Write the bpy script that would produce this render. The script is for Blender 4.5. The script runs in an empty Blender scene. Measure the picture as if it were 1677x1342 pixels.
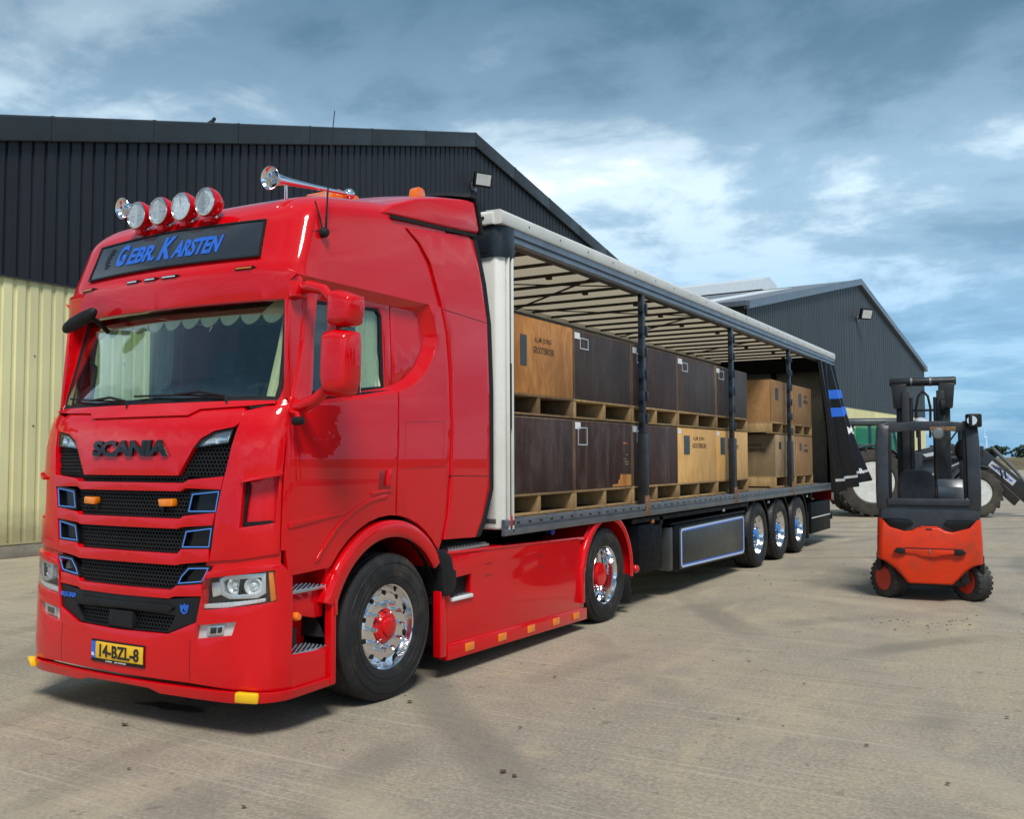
import bpy, bmesh, math, random
from bisect import bisect
from mathutils import Vector, Matrix
random.seed(7)
R = math.radians
scene = bpy.context.scene
col = scene.collection

# ------------------------------------------------------------------ camera
cam_data = bpy.data.cameras.new("camera")
cam = bpy.data.objects.new("camera", cam_data); col.objects.link(cam)
cam_data.sensor_width = 36.0
cam_data.sensor_fit = 'HORIZONTAL'
cam_data.lens = 33.42
cam_data.clip_start = .05
cam_data.clip_end = 6000
yaw, pit, rol = R(30.33), R(2.892), R(-.194)
fw = Vector((-math.sin(yaw)*math.cos(pit), math.cos(yaw)*math.cos(pit), math.sin(pit)))
rt = Vector((math.cos(yaw), math.sin(yaw), 0)); up = rt.cross(fw)
r2 = math.cos(rol)*rt+math.sin(rol)*up; u2 = -math.sin(rol)*rt+math.cos(rol)*up
m = Matrix((r2, u2, -fw)).transposed().to_4x4(); m.translation = (5.5037, -4.0995, 1.7485)
cam.matrix_world = m
scene.camera = cam

# ------------------------------------------------------------------ light
SUN_ELEV, SUN_AZ = R(54), R(140)     # azimuth clockwise from +y
world = bpy.data.worlds.new("World"); scene.world = world; world.use_nodes = True
wn = world.node_tree; wn.nodes.clear()
def WN(t, **k):
    n = wn.nodes.new(t)
    for a, b in k.items(): setattr(n, a, b)
    return n
wl = wn.links.new
def build_world():
    out = WN('ShaderNodeOutputWorld'); bg = WN('ShaderNodeBackground')
    tc = WN('ShaderNodeTexCoord'); sep = WN('ShaderNodeSeparateXYZ')
    wl(tc.outputs['Generated'], sep.inputs[0])
    def mth(op, a, b=None, c=None):
        n = WN('ShaderNodeMath', operation=op)
        for i, v in enumerate((a, b, c)):
            if v is None: continue
            if isinstance(v, (int, float)): n.inputs[i].default_value = v
            else: wl(v, n.inputs[i])
        return n.outputs[0]
    zc = mth('MAXIMUM', sep.outputs[2], 0.0)
    den = mth('ADD', zc, .16)
    cmb = WN('ShaderNodeCombineXYZ')
    wl(mth('DIVIDE', sep.outputs[0], den), cmb.inputs[0]); wl(mth('DIVIDE', sep.outputs[1], den), cmb.inputs[1])
    def noise(scale, detail, rough, off, dist=0.):
        mp = WN('ShaderNodeMapping'); mp.inputs['Location'].default_value = off
        wl(cmb.outputs[0], mp.inputs[0])
        n = WN('ShaderNodeTexNoise'); n.inputs['Scale'].default_value = scale; n.inputs['Detail'].default_value = detail
        n.inputs['Roughness'].default_value = rough; n.inputs['Distortion'].default_value = dist
        wl(mp.outputs[0], n.inputs['Vector']); return n.outputs['Fac']
    def ramp(fac, stops, interp='EASE'):
        r = WN('ShaderNodeValToRGB'); cr = r.color_ramp; cr.interpolation = interp
        while len(cr.elements) < len(stops): cr.elements.new(.5)
        for e, (p, c) in zip(cr.elements, stops): e.position = p; e.color = (*c, 1)
        wl(fac, r.inputs[0]); return r.outputs[0]
    def mix(f, a, b, mode='MIX'):
        n = WN('ShaderNodeMix', data_type='RGBA', blend_type=mode)
        if isinstance(f, (int, float)): n.inputs[0].default_value = f
        else: wl(f, n.inputs[0])
        for i, v in ((6, a), (7, b)):
            if isinstance(v, tuple): n.inputs[i].default_value = (*v, 1)
            else: wl(v, n.inputs[i])
        return n.outputs[2]
    sky = WN('ShaderNodeTexSky', sky_type='NISHITA', sun_disc=False)
    sky.sun_elevation = SUN_ELEV; sky.sun_rotation = SUN_AZ; sky.altitude = 0; sky.air_density = 1.2; sky.dust_density = .6; sky.ozone_density = 2.0
    clear = mix(1.0, sky.outputs[0], (.075, .088, .105), 'MULTIPLY')
    soft = noise(.55, 3, .5, (6.4, .8, 0))
    billow = noise(1.5, 9, .56, (6.4, .8, 1), .35)
    fine = noise(4.2, 8, .6, (5.0, .3, 0), .2)
    dens = mth('ADD', mth('MULTIPLY', soft, .46), mth('ADD', mth('MULTIPLY', billow, .42), mth('MULTIPLY', fine, .15)))
    cloud = ramp(dens, [(.40, (.47, .50, .52)), (.46, (.255, .32, .375)), (.53, (.130, .195, .260)), (.60, (.086, .142, .198)), (.68, (.062, .112, .166))])
    # the overcast is thicker overhead and thins towards the horizon
    elev = ramp(zc, [(.0, (1.2, 1.2, 1.2)), (.14, (1.55, 1.52, 1.48)), (.27, (1.70, 1.66, 1.61)), (.36, (1.05, 1.08, 1.10)), (.45, (.62, .72, .78)), (1.0, (.66, .72, .76))], 'LINEAR')
    cloud = mix(1.0, cloud, elev, 'MULTIPLY')
    gap = ramp(mth('ADD', mth('MULTIPLY', dens, 1.0), mth('MULTIPLY', zc, .55)), [(.45, (.75, .75, .75)), (.62, (.0, .0, .0))], 'LINEAR')
    colr = mix(gap, cloud, clear)
    # thin bluish veil low over the horizon
    low = ramp(zc, [(.0, (.72, .72, .72)), (.10, (.45, .45, .45)), (.24, (0, 0, 0))], 'LINEAR')
    colr = mix(low, colr, (.115, .265, .42))
    hs = WN('ShaderNodeHueSaturation'); hs.inputs['Saturation'].default_value = 1.06; wl(colr, hs.inputs['Color']); colr = hs.outputs[0]
    wl(colr, bg.inputs[0]); bg.inputs[1].default_value = .82
    wl(bg.outputs[0], out.inputs[0])
build_world()
sun_data = bpy.data.lights.new("sun", 'SUN'); sun_data.energy = 1.5; sun_data.angle = R(18); sun_data.color = (1, .95, .87)
sun = bpy.data.objects.new("sun", sun_data); col.objects.link(sun)
sd = Vector((math.sin(SUN_AZ)*math.cos(SUN_ELEV), math.cos(SUN_AZ)*math.cos(SUN_ELEV), math.sin(SUN_ELEV)))
sun.rotation_euler = sd.to_track_quat('Z', 'Y').to_euler(); sun.location = sd*50
scene.view_settings.view_transform = 'Standard'
scene.view_settings.look = 'None'
scene.view_settings.gamma = 1
scene.view_settings.use_curve_mapping = False
scene.view_settings.exposure = 1.22
scene.render.engine = 'CYCLES'
scene.cycles.max_bounces = 8
scene.cycles.transparent_max_bounces = 16

# ------------------------------------------------------------------ materials
def new_mat(name):
    mt = bpy.data.materials.new(name); mt.use_nodes = True
    return mt, mt.node_tree, mt.node_tree.nodes['Principled BSDF']
def N(nt, t, **k):
    n = nt.nodes.new(t)
    for a, b in k.items(): setattr(n, a, b)
    return n
def ramp_node(nt, fac, stops, interp='LINEAR'):
    r = N(nt, 'ShaderNodeValToRGB'); cr = r.color_ramp; cr.interpolation = interp
    while len(cr.elements) < len(stops): cr.elements.new(.5)
    for e, (p, c) in zip(cr.elements, stops): e.position = p; e.color = (*c, 1) if isinstance(c, tuple) else (c, c, c, 1)
    nt.links.new(fac, r.inputs[0]); return r.outputs[0]
def noise_node(nt, scale, detail=4, rough=.5, stretch=None, dist=0., coord='Object', rot=None, loc=None):
    tc = N(nt, 'ShaderNodeTexCoord'); n = N(nt, 'ShaderNodeTexNoise')
    src = tc.outputs[coord]
    if stretch or rot or loc:
        mp = N(nt, 'ShaderNodeMapping')
        if stretch: mp.inputs['Scale'].default_value = stretch
        if rot: mp.inputs['Rotation'].default_value = rot
        if loc: mp.inputs['Location'].default_value = loc
        nt.links.new(src, mp.inputs[0]); src = mp.outputs[0]
    nt.links.new(src, n.inputs['Vector'])
    n.inputs['Scale'].default_value = scale; n.inputs['Detail'].default_value = detail
    n.inputs['Roughness'].default_value = rough; n.inputs['Distortion'].default_value = dist
    return n.outputs['Fac']
def mix_node(nt, f, a, b, mode='MIX'):
    n = N(nt, 'ShaderNodeMix', data_type='RGBA', blend_type=mode)
    if isinstance(f, (int, float)): n.inputs[0].default_value = f
    else: nt.links.new(f, n.inputs[0])
    for i, v in ((6, a), (7, b)):
        if isinstance(v, tuple): n.inputs[i].default_value = (*v, 1)
        else: nt.links.new(v, n.inputs[i])
    return n.outputs[2]
def bump_node(nt, bs, height, strength, dist=.01):
    b = N(nt, 'ShaderNodeBump'); b.inputs['Strength'].default_value = strength; b.inputs['Distance'].default_value = dist
    nt.links.new(height, b.inputs['Height']); nt.links.new(b.outputs[0], bs.inputs['Normal'])
MATS = {}
def basic(name, c, rough=.5, metal=0., coat=0., var=.12, scale=6., bump=0., spec=.5, coat_rough=.04, dirt=None):
    mt, nt, bs = new_mat(name)
    f = noise_node(nt, scale, 5, .6)
    d = tuple(max(0, v*(1-var)) for v in c); l = tuple(min(1, v*(1+var)) for v in c)
    cc = ramp_node(nt, f, [(.3, d), (.7, l)])
    if dirt:
        f2 = noise_node(nt, scale*.6, 8, .7, loc=(3, 1, 2))
        cc = mix_node(nt, ramp_node(nt, f2, [(.50, 0.), (.75, dirt[1])]), cc, dirt[0])
    nt.links.new(cc, bs.inputs['Base Color'])
    nt.links.new(ramp_node(nt, noise_node(nt, scale*2.3, 4, .6), [(.3, max(0, rough*.82)), (.7, min(1, rough*1.2))]), bs.inputs['Roughness'])
    bs.inputs['Metallic'].default_value = metal
    bs.inputs['Specular IOR Level'].default_value = spec
    if coat: bs.inputs['Coat Weight'].default_value = coat; bs.inputs['Coat IOR'].default_value = 1.33; bs.inputs['Coat Roughness'].default_value = coat_rough
    if bump: bump_node(nt, bs, noise_node(nt, scale*6, 4, .6), bump, .004)
    MATS[name] = mt; return mt
RED = basic('red_paint', (.63, .0009, .005), .40, 0, 1.0, .03, 1.2, coat_rough=.008, spec=.08); RED.node_tree.nodes['Principled BSDF'].inputs['Coat IOR'].default_value = 1.45
basic('dark_red_paint', (.26, .002, .006), .4, 0, .6, .08, 3)
basic('black_plastic', (.010, .010, .011), .5, var=.2, spec=.3)
basic('black_gloss', (.006, .006, .007), .2, coat=.25, var=.1, spec=.3)
basic('black_rubber', (.012, .012, .013), .65, spec=.3, var=.25, scale=9)
basic('tyre_rubber', (.017, .017, .018), .62, spec=.3, var=.25, scale=5, bump=.10, dirt=((.11, .095, .075), .6))
basic('tractor_tyre', (.035, .032, .028), .8, var=.3, scale=3, bump=.15, dirt=((.16, .13, .09), .5))
basic('chrome', (.80, .80, .82), .10, 1.0, var=.03)
basic('aluminium', (.55, .56, .58), .32, 1.0, var=.08, scale=12)
basic('rail_aluminium', (.20, .225, .26), .38, .65, var=.15, scale=5, dirt=((.10, .09, .07), .35))
basic('dark_chassis', (.008, .008, .009), .6, spec=.2, var=.3, dirt=((.06, .05, .04), .5))
basic('trailer_black', (.004, .004, .006), .5, spec=.1, var=.2)
basic('white_panel', (.74, .74, .70), .35, var=.03, dirt=((.5, .48, .40), .4), scale=3)
basic('roof_edge_white', (.72, .72, .69), .4, var=.05, dirt=((.42, .40, .34), .5), scale=4)
basic('post_steel', (.020, .028, .040), .38, .3, var=.3, scale=7, dirt=((.10, .085, .06), .5))
basic('rust', (.20, .10, .05), .8, var=.4, scale=14)
basic('bow_brown', (.020, .014, .011), .6, var=.3)
basic('deck_wood', (.16, .12, .08), .75, var=.3, scale=8)
basic('amber_lens', (.85, .22, .005), .18, coat=1., var=.08)
basic('yellow_lens', (.95, .55, .005), .15, coat=1., var=.08)
basic('orange_beacon', (.85, .17, .01), .2, coat=1., var=.06)
basic('red_lens', (.5, .01, .01), .15, coat=1., var=.08)
basic('blue_paint', (.02, .13, .62), .35, coat=.4, var=.06)
basic('blue_line', (.10, .30, .85), .4, var=.05)
basic('light_blue_line', (.52, .66, .92), .35, var=.05)
basic('blue_hub', (.015, .17, .52), .3, coat=.8, var=.08)
basic('plate_yellow', (.85, .48, .015), .4, var=.04)
basic('white_paint', (.8, .8, .8), .4, var=.04)
basic('ink_black', (.02, .017, .015), .7, var=.2)
basic('cream_cloth', (.72, .66, .46), .85, var=.08, scale=20, bump=.05)
basic('cabin_dark', (.035, .038, .042), .7, var=.2)
basic('seat_cloth', (.03, .035, .045), .85, var=.2, bump=.08)
basic('reflector', (.80, .81, .82), .28, .35, var=.12, scale=40)
basic('bright_silver', (.74, .75, .77), .22, .6, var=.06)
basic('sign_black', (.030, .036, .045), .22, coat=.5, var=.06)
basic('forklift_red', (.66, .036, .004), .38, coat=.15, var=.08, scale=4, dirt=((.20, .05, .025), .75), spec=.3)
basic('forklift_rim', (.55, .04, .02), .5, var=.1)
basic('forklift_grey', (.024, .029, .037), .36, spec=.5, var=.2, dirt=((.10, .095, .085), .35))
basic('mast_black', (.016, .018, .021), .45, .2, var=.3, dirt=((.07, .06, .045), .4))
basic('solid_tyre', (.03, .03, .03), .75, var=.3, scale=7, bump=.15, dirt=((.15, .13, .10), .55))
basic('tractor_grey', (.055, .062, .07), .4, coat=.3, var=.2)
basic('tractor_rim', (.62, .64, .62), .5, var=.1, dirt=((.35, .30, .22), .5))
basic('loader_black', (.016, .016, .019), .3, coat=.5, var=.2)
basic('silver_sticker', (.55, .57, .60), .4, .3, var=.1)
basic('concrete_base', (.24, .22, .18), .85, var=.25, scale=3, bump=.2, dirt=((.07, .08, .04), .7))
basic('roof_sheet', (.20, .22, .24), .5, .2, var=.12, scale=.6)
basic('roof_light', (.70, .74, .76), .35, var=.06)
basic('flashing_dark', (.024, .028, .032), .42, .1, var=.12, scale=2)
basic('lamp_glass', (.75, .78, .8), .1, .5, var=.1)
basic('grass', (.07, .10, .025), .9, var=.4, scale=1.2)
basic('bank_soil', (.14, .11, .065), .95, var=.35, scale=.5, dirt=((.07, .09, .03), .8))
basic('hedge_leaf', (.035, .060, .028), .8, var=.4, scale=.3)
basic('bark', (.07, .05, .035), .9, var=.3)
basic('turbine_white', (.80, .82, .83), .4, var=.03)
basic('dry_leaf', (.10, .055, .025), .85, var=.4, scale=40)
basic('wet_concrete', (.10, .088, .070), .4, var=.2)
basic('orange_cone', (.8, .2, .02), .5, var=.1)
basic('steel_grey', (.22, .23, .24), .4, .7, var=.15, dirt=((.10, .08, .06), .4))
basic('dark_grey_panel', (.055, .058, .056), .35, .3, var=.15, scale=2)
def cladding(name, c, streak, amt, rough, base_dirt=None):
    mt, nt, bs = new_mat(name)
    st = noise_node(nt, 2.6, 8, .7, stretch=(1, 1, .07)); big = noise_node(nt, .35, 4, .5)
    cc = ramp_node(nt, big, [(.3, tuple(v*.88 for v in c)), (.7, tuple(v*1.10 for v in c))])
    oi = N(nt, 'ShaderNodeObjectInfo'); hv = N(nt, 'ShaderNodeHueSaturation'); mr = N(nt, 'ShaderNodeMapRange'); mr.inputs['To Min'].default_value = .93; mr.inputs['To Max'].default_value = 1.06
    nt.links.new(oi.outputs['Random'], mr.inputs['Value']); nt.links.new(mr.outputs[0], hv.inputs['Value']); nt.links.new(cc, hv.inputs['Color']); cc = hv.outputs[0]
    cc = mix_node(nt, ramp_node(nt, st, [(.48, 0.), (.72, amt)]), cc, streak)
    if base_dirt:
        tc = N(nt, 'ShaderNodeTexCoord'); sp = N(nt, 'ShaderNodeSeparateXYZ'); nt.links.new(tc.outputs['Object'], sp.inputs[0])
        ad = N(nt, 'ShaderNodeMath', operation='MULTIPLY_ADD'); nt.links.new(noise_node(nt, 1.8, 8, .7), ad.inputs[0]); ad.inputs[1].default_value = -.9; nt.links.new(sp.outputs[2], ad.inputs[2])
        cc = mix_node(nt, ramp_node(nt, ad.outputs[0], [(.0, .7), (.45, 0.)]), cc, base_dirt)
    nt.links.new(cc, bs.inputs['Base Color']); bs.inputs['Roughness'].default_value = rough; bs.inputs['Specular IOR Level'].default_value = .3
    MATS[name] = mt
cladding('cladding_dark', (.017, .019, .026), (.035, .038, .045), .5, .5)
cladding('cladding_cream', (.72, .68, .38), (.50, .45, .24), .45, .55, (.26, .22, .13))
cladding('cladding_grey', (.036, .042, .048), (.06, .066, .072), .5, .5)
basic('curtain_black', (.006, .006, .008), .30, coat=.15, var=.15, bump=.03, spec=.35)
basic('curtain_inside', (.17, .13, .075), .8, var=.15, scale=1.5)
basic('tarp_roof', (.60, .52, .39), .7, var=.05, scale=1.3)
def translucent(name, c, share):
    mt = MATS[name]; nt = mt.node_tree; bs = nt.nodes['Principled BSDF']; o = nt.nodes['Material Output']
    t = N(nt, 'ShaderNodeBsdfTranslucent'); t.inputs[0].default_value = (*c, 1)
    mx = N(nt, 'ShaderNodeMixShader'); mx.inputs[0].default_value = share
    nt.links.new(bs.outputs[0], mx.inputs[1]); nt.links.new(t.outputs[0], mx.inputs[2]); nt.links.new(mx.outputs[0], o.inputs[0])
translucent('tarp_roof', (.62, .53, .38), .45); translucent('curtain_inside', (.22, .15, .07), .45)
basic('door_inside', (.22, .23, .20), .6, var=.1)

def glass_mat(name, tint, refl=1.0):
    mt, nt, bs = new_mat(name); nt.nodes.remove(bs)
    o = nt.nodes['Material Output']; t = N(nt, 'ShaderNodeBsdfTransparent'); g = N(nt, 'ShaderNodeBsdfGlossy')
    f = noise_node(nt, 2.0, 2); t.inputs[0].default_value = (*tint, 1)
    nt.links.new(ramp_node(nt, f, [(.3, tuple(v*.96 for v in tint)), (.7, tint)]), t.inputs[0])
    g.inputs['Roughness'].default_value = .01; g.inputs[0].default_value = (1, 1, 1, 1)
    lw = N(nt, 'ShaderNodeLayerWeight'); pw = N(nt, 'ShaderNodeMath', operation='POWER'); pw.inputs[1].default_value = 4.; nt.links.new(lw.outputs['Facing'], pw.inputs[0])
    ma = N(nt, 'ShaderNodeMath', operation='MULTIPLY_ADD'); ma.inputs[1].default_value = .9; ma.inputs[2].default_value = .045; nt.links.new(pw.outputs[0], ma.inputs[0])
    mu = N(nt, 'ShaderNodeMath', operation='MULTIPLY'); mu.inputs[1].default_value = refl; mu.use_clamp = True; nt.links.new(ma.outputs[0], mu.inputs[0])
    mx = N(nt, 'ShaderNodeMixShader'); nt.links.new(mu.outputs[0], mx.inputs[0]); nt.links.new(t.outputs[0], mx.inputs[1]); nt.links.new(g.outputs[0], mx.inputs[2])
    nt.links.new(mx.outputs[0], o.inputs[0]); MATS[name] = mt; return mt
glass_mat('windscreen_glass', (.88, .96, .92), 1.7)
glass_mat('side_glass', (.80, .90, .86), 1.2)
glass_mat('clear_lens', (.97, .98, .98), .8)
glass_mat('tractor_glass', (.35, .72, .62), 1.5)

def plywood(name, dark, light, grain_scale, streak, rough=.6, coat=0, scratch=None):
    mt, nt, bs = new_mat(name)
    oi = N(nt, 'ShaderNodeObjectInfo')
    tc = N(nt, 'ShaderNodeTexCoord'); ad = N(nt, 'ShaderNodeVectorMath', operation='ADD')
    nt.links.new(tc.outputs['Object'], ad.inputs[0]); nt.links.new(oi.outputs['Location'], ad.inputs[1])
    def nz(scale, detail, rg, st, dist=0):
        mp = N(nt, 'ShaderNodeMapping'); mp.inputs['Scale'].default_value = st; nt.links.new(ad.outputs[0], mp.inputs[0])
        n = N(nt, 'ShaderNodeTexNoise'); nt.links.new(mp.outputs[0], n.inputs['Vector'])
        n.inputs['Scale'].default_value = scale; n.inputs['Detail'].default_value = detail; n.inputs['Roughness'].default_value = rg; n.inputs['Distortion'].default_value = dist
        return n.outputs['Fac']
    grain = nz(grain_scale, 8, .66, (1, 1, .35), 1.6)
    c = ramp_node(nt, grain, [(.30, dark), (.52, tuple((a+b)/2 for a, b in zip(dark, light))), (.70, light)])
    big = nz(1.1, 4, .5, (1, 1, 1))
    c = mix_node(nt, ramp_node(nt, big, [(.38, .55), (.62, 0.)]), c, tuple(a*.7 for a in dark))
    if streak:
        st = nz(6, 8, .75, (1, 1, .10))
        c = mix_node(nt, ramp_node(nt, st, [(.52, 0.), (.70, streak[1])]), c, streak[0])
        c = mix_node(nt, ramp_node(nt, nz(2.4, 7, .7, (1, 1, .6)), [(.54, 0.), (.70, streak[1]*.6)]), c, streak[0])
    if scratch:
        sc = nz(30, 3, .6, (1, .6, .35), 2)
        c = mix_node(nt, ramp_node(nt, sc, [(.68, 0.), (.76, scratch[1])]), c, scratch[0])
    hv = N(nt, 'ShaderNodeHueSaturation'); mr = N(nt, 'ShaderNodeMapRange'); mr.inputs['To Min'].default_value = .78; mr.inputs['To Max'].default_value = 1.30
    nt.links.new(oi.outputs['Random'], mr.inputs['Value']); nt.links.new(mr.outputs[0], hv.inputs['Value']); nt.links.new(c, hv.inputs['Color']); c = hv.outputs[0]
    nt.links.new(c, bs.inputs['Base Color']); bs.inputs['Roughness'].default_value = rough; bs.inputs['Specular IOR Level'].default_value = .25
    bump_node(nt, bs, grain, .15, .003)
    MATS[name] = mt
plywood('plywood_orange', (.36, .125, .028), (.78, .37, .11), 5, ((.28, .14, .06), .35), .55)
plywood('plywood_light', (.60, .32, .10), (.86, .54, .21), 4, ((.45, .26, .11), .3), .55)
plywood('plywood_tan', (.30, .155, .06), (.48, .27, .115), 5, ((.22, .13, .07), .4), .6)
plywood('plywood_grey', (.26, .18, .10), (.40, .29, .17), 4, ((.18, .14, .09), .4), .65)
plywood('film_face_brown', (.034, .015, .012), (.072, .036, .029), 5, ((.16, .115, .10), .60), .55, scratch=((.30, .22, .17), .55))
plywood('film_face_slate', (.040, .028, .025), (.070, .051, .046), 4, ((.14, .112, .10), .50), .55, scratch=((.24, .2, .18), .35))
plywood('pine_board', (.24, .155, .07), (.46, .31, .15), 7, ((.14, .095, .05), .6), .7)
plywood('worn_edge', (.09, .06, .045), (.20, .13, .085), 14, ((.28, .19, .12), .6), .7)
plywood('pine_dark', (.12, .075, .04), (.25, .16, .08), 9, ((.12, .08, .05), .4), .75)

def concrete_yard():
    mt, nt, bs = new_mat('yard_concrete')
    big = noise_node(nt, .16, 6, .6, dist=.5)
    mid = noise_node(nt, .62, 8, .62, rot=(0, 0, .6), stretch=(1, .55, 1), dist=.8)
    drag = noise_node(nt, 1.1, 6, .6, rot=(0, 0, -.5), stretch=(3.2, .28, 1), dist=.3)
    fine = noise_node(nt, 38, 9, .80)
    grit = noise_node(nt, 170, 4, .75)
    blot = noise_node(nt, 3.2, 9, .72, dist=.6)
    c = ramp_node(nt, big, [(.36, (.300, .265, .210)), (.5, (.365, .305, .238)), (.64, (.405, .345, .262))])
    c = mix_node(nt, ramp_node(nt, mid, [(.44, 0.), (.62, .60)]), c, (.450, .370, .240))
    c = mix_node(nt, ramp_node(nt, mid, [(.30, .60), (.46, 0.)]), c, (.230, .225, .190))
    c = mix_node(nt, ramp_node(nt, drag, [(.50, 0.), (.72, .20)]), c, (.275, .255, .210))
    c = mix_node(nt, ramp_node(nt, drag, [(.28, .35), (.44, 0.)]), c, (.370, .325, .255))
    c = mix_node(nt, ramp_node(nt, blot, [(.36, .40), (.52, 0.)]), c, (.235, .205, .160))
    c = mix_node(nt, ramp_node(nt, blot, [(.52, 0.), (.68, .50)]), c, (.400, .345, .255))
    c = mix_node(nt, .42, c, ramp_node(nt, fine, [(.39, (.080, .072, .056)), (.5, (.29, .25, .19)), (.60, (.56, .50, .40))]), 'MIX')
    c = mix_node(nt, ramp_node(nt, grit, [(.56, 0.), (.66, .45)]), c, (.10, .085, .06))
    c = mix_node(nt, ramp_node(nt, grit, [(.34, .35), (.43, .0)]), c, (.55, .50, .41))
    # sharp-edged sand drifts, dark drips, pale scratches
    drift = noise_node(nt, 1.3, 12, .72, rot=(0, 0, .35), stretch=(1, .38, 1), dist=1.2, loc=(4, 2, 0))
    c = mix_node(nt, ramp_node(nt, drift, [(.53, 0.), (.60, .30), (.72, .55)]), c, (.480, .395, .265))
    c = mix_node(nt, ramp_node(nt, drift, [(.36, .30), (.44, 0.)]), c, (.235, .215, .178))
    spot = noise_node(nt, 7.5, 6, .62, dist=.4, loc=(9, 3, 0))
    c = mix_node(nt, ramp_node(nt, spot, [(.63, 0.), (.66, .50)]), c, (.13, .112, .088))
    for rz_, off in ((.9, 1.), (-.35, 7.), (2.2, 13.)):
        scr = noise_node(nt, 2.2, 10, .62, rot=(0, 0, rz_), stretch=(.14, 9., 1), loc=(off, off*.3, 0))
        c = mix_node(nt, ramp_node(nt, scr, [(.60, 0.), (.64, .40)]), c, (.50, .44, .35))
        c = mix_node(nt, ramp_node(nt, scr, [(.36, .35), (.40, 0.)]), c, (.19, .17, .14))
    # curved wheel marks
    tc = N(nt, 'ShaderNodeTexCoord')
    for (cx, cy, sc, lo, hi, amt, colr) in ((9.5, 2.0, .9, .80, .97, .55, (.16, .145, .115)), (-3.0, -9.0, .8, .80, .98, .5, (.44, .38, .28)), (14., 14., .75, .80, .97, .5, (.17, .155, .125))):
        mp = N(nt, 'ShaderNodeMapping'); mp.inputs['Location'].default_value = (-cx, -cy, 0); nt.links.new(tc.outputs['Object'], mp.inputs[0])
        w = N(nt, 'ShaderNodeTexWave', wave_type='RINGS', rings_direction='Z'); nt.links.new(mp.outputs[0], w.inputs['Vector'])
        w.inputs['Scale'].default_value = sc*.25; w.inputs['Distortion'].default_value = .8; w.inputs['Detail'].default_value = 1; w.inputs['Detail Scale'].default_value = .2
        gate = noise_node(nt, .35, 3, .5, loc=(cx, cy, 0))
        mm = N(nt, 'ShaderNodeMath', operation='MULTIPLY')
        nt.links.new(ramp_node(nt, w.outputs['Fac'], [(lo, 0.), (hi, 1.)]), mm.inputs[0]); nt.links.new(ramp_node(nt, gate, [(.48, 0.), (.62, amt)]), mm.inputs[1])
        c = mix_node(nt, mm.outputs[0], c, colr)
    nt.links.new(c, bs.inputs['Base Color'])
    nt.links.new(ramp_node(nt, mid, [(.3, .62), (.7, .85)]), bs.inputs['Roughness'])
    bump_node(nt, bs, fine, .5, .008)
    MATS['yard_concrete'] = mt
concrete_yard()
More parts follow.
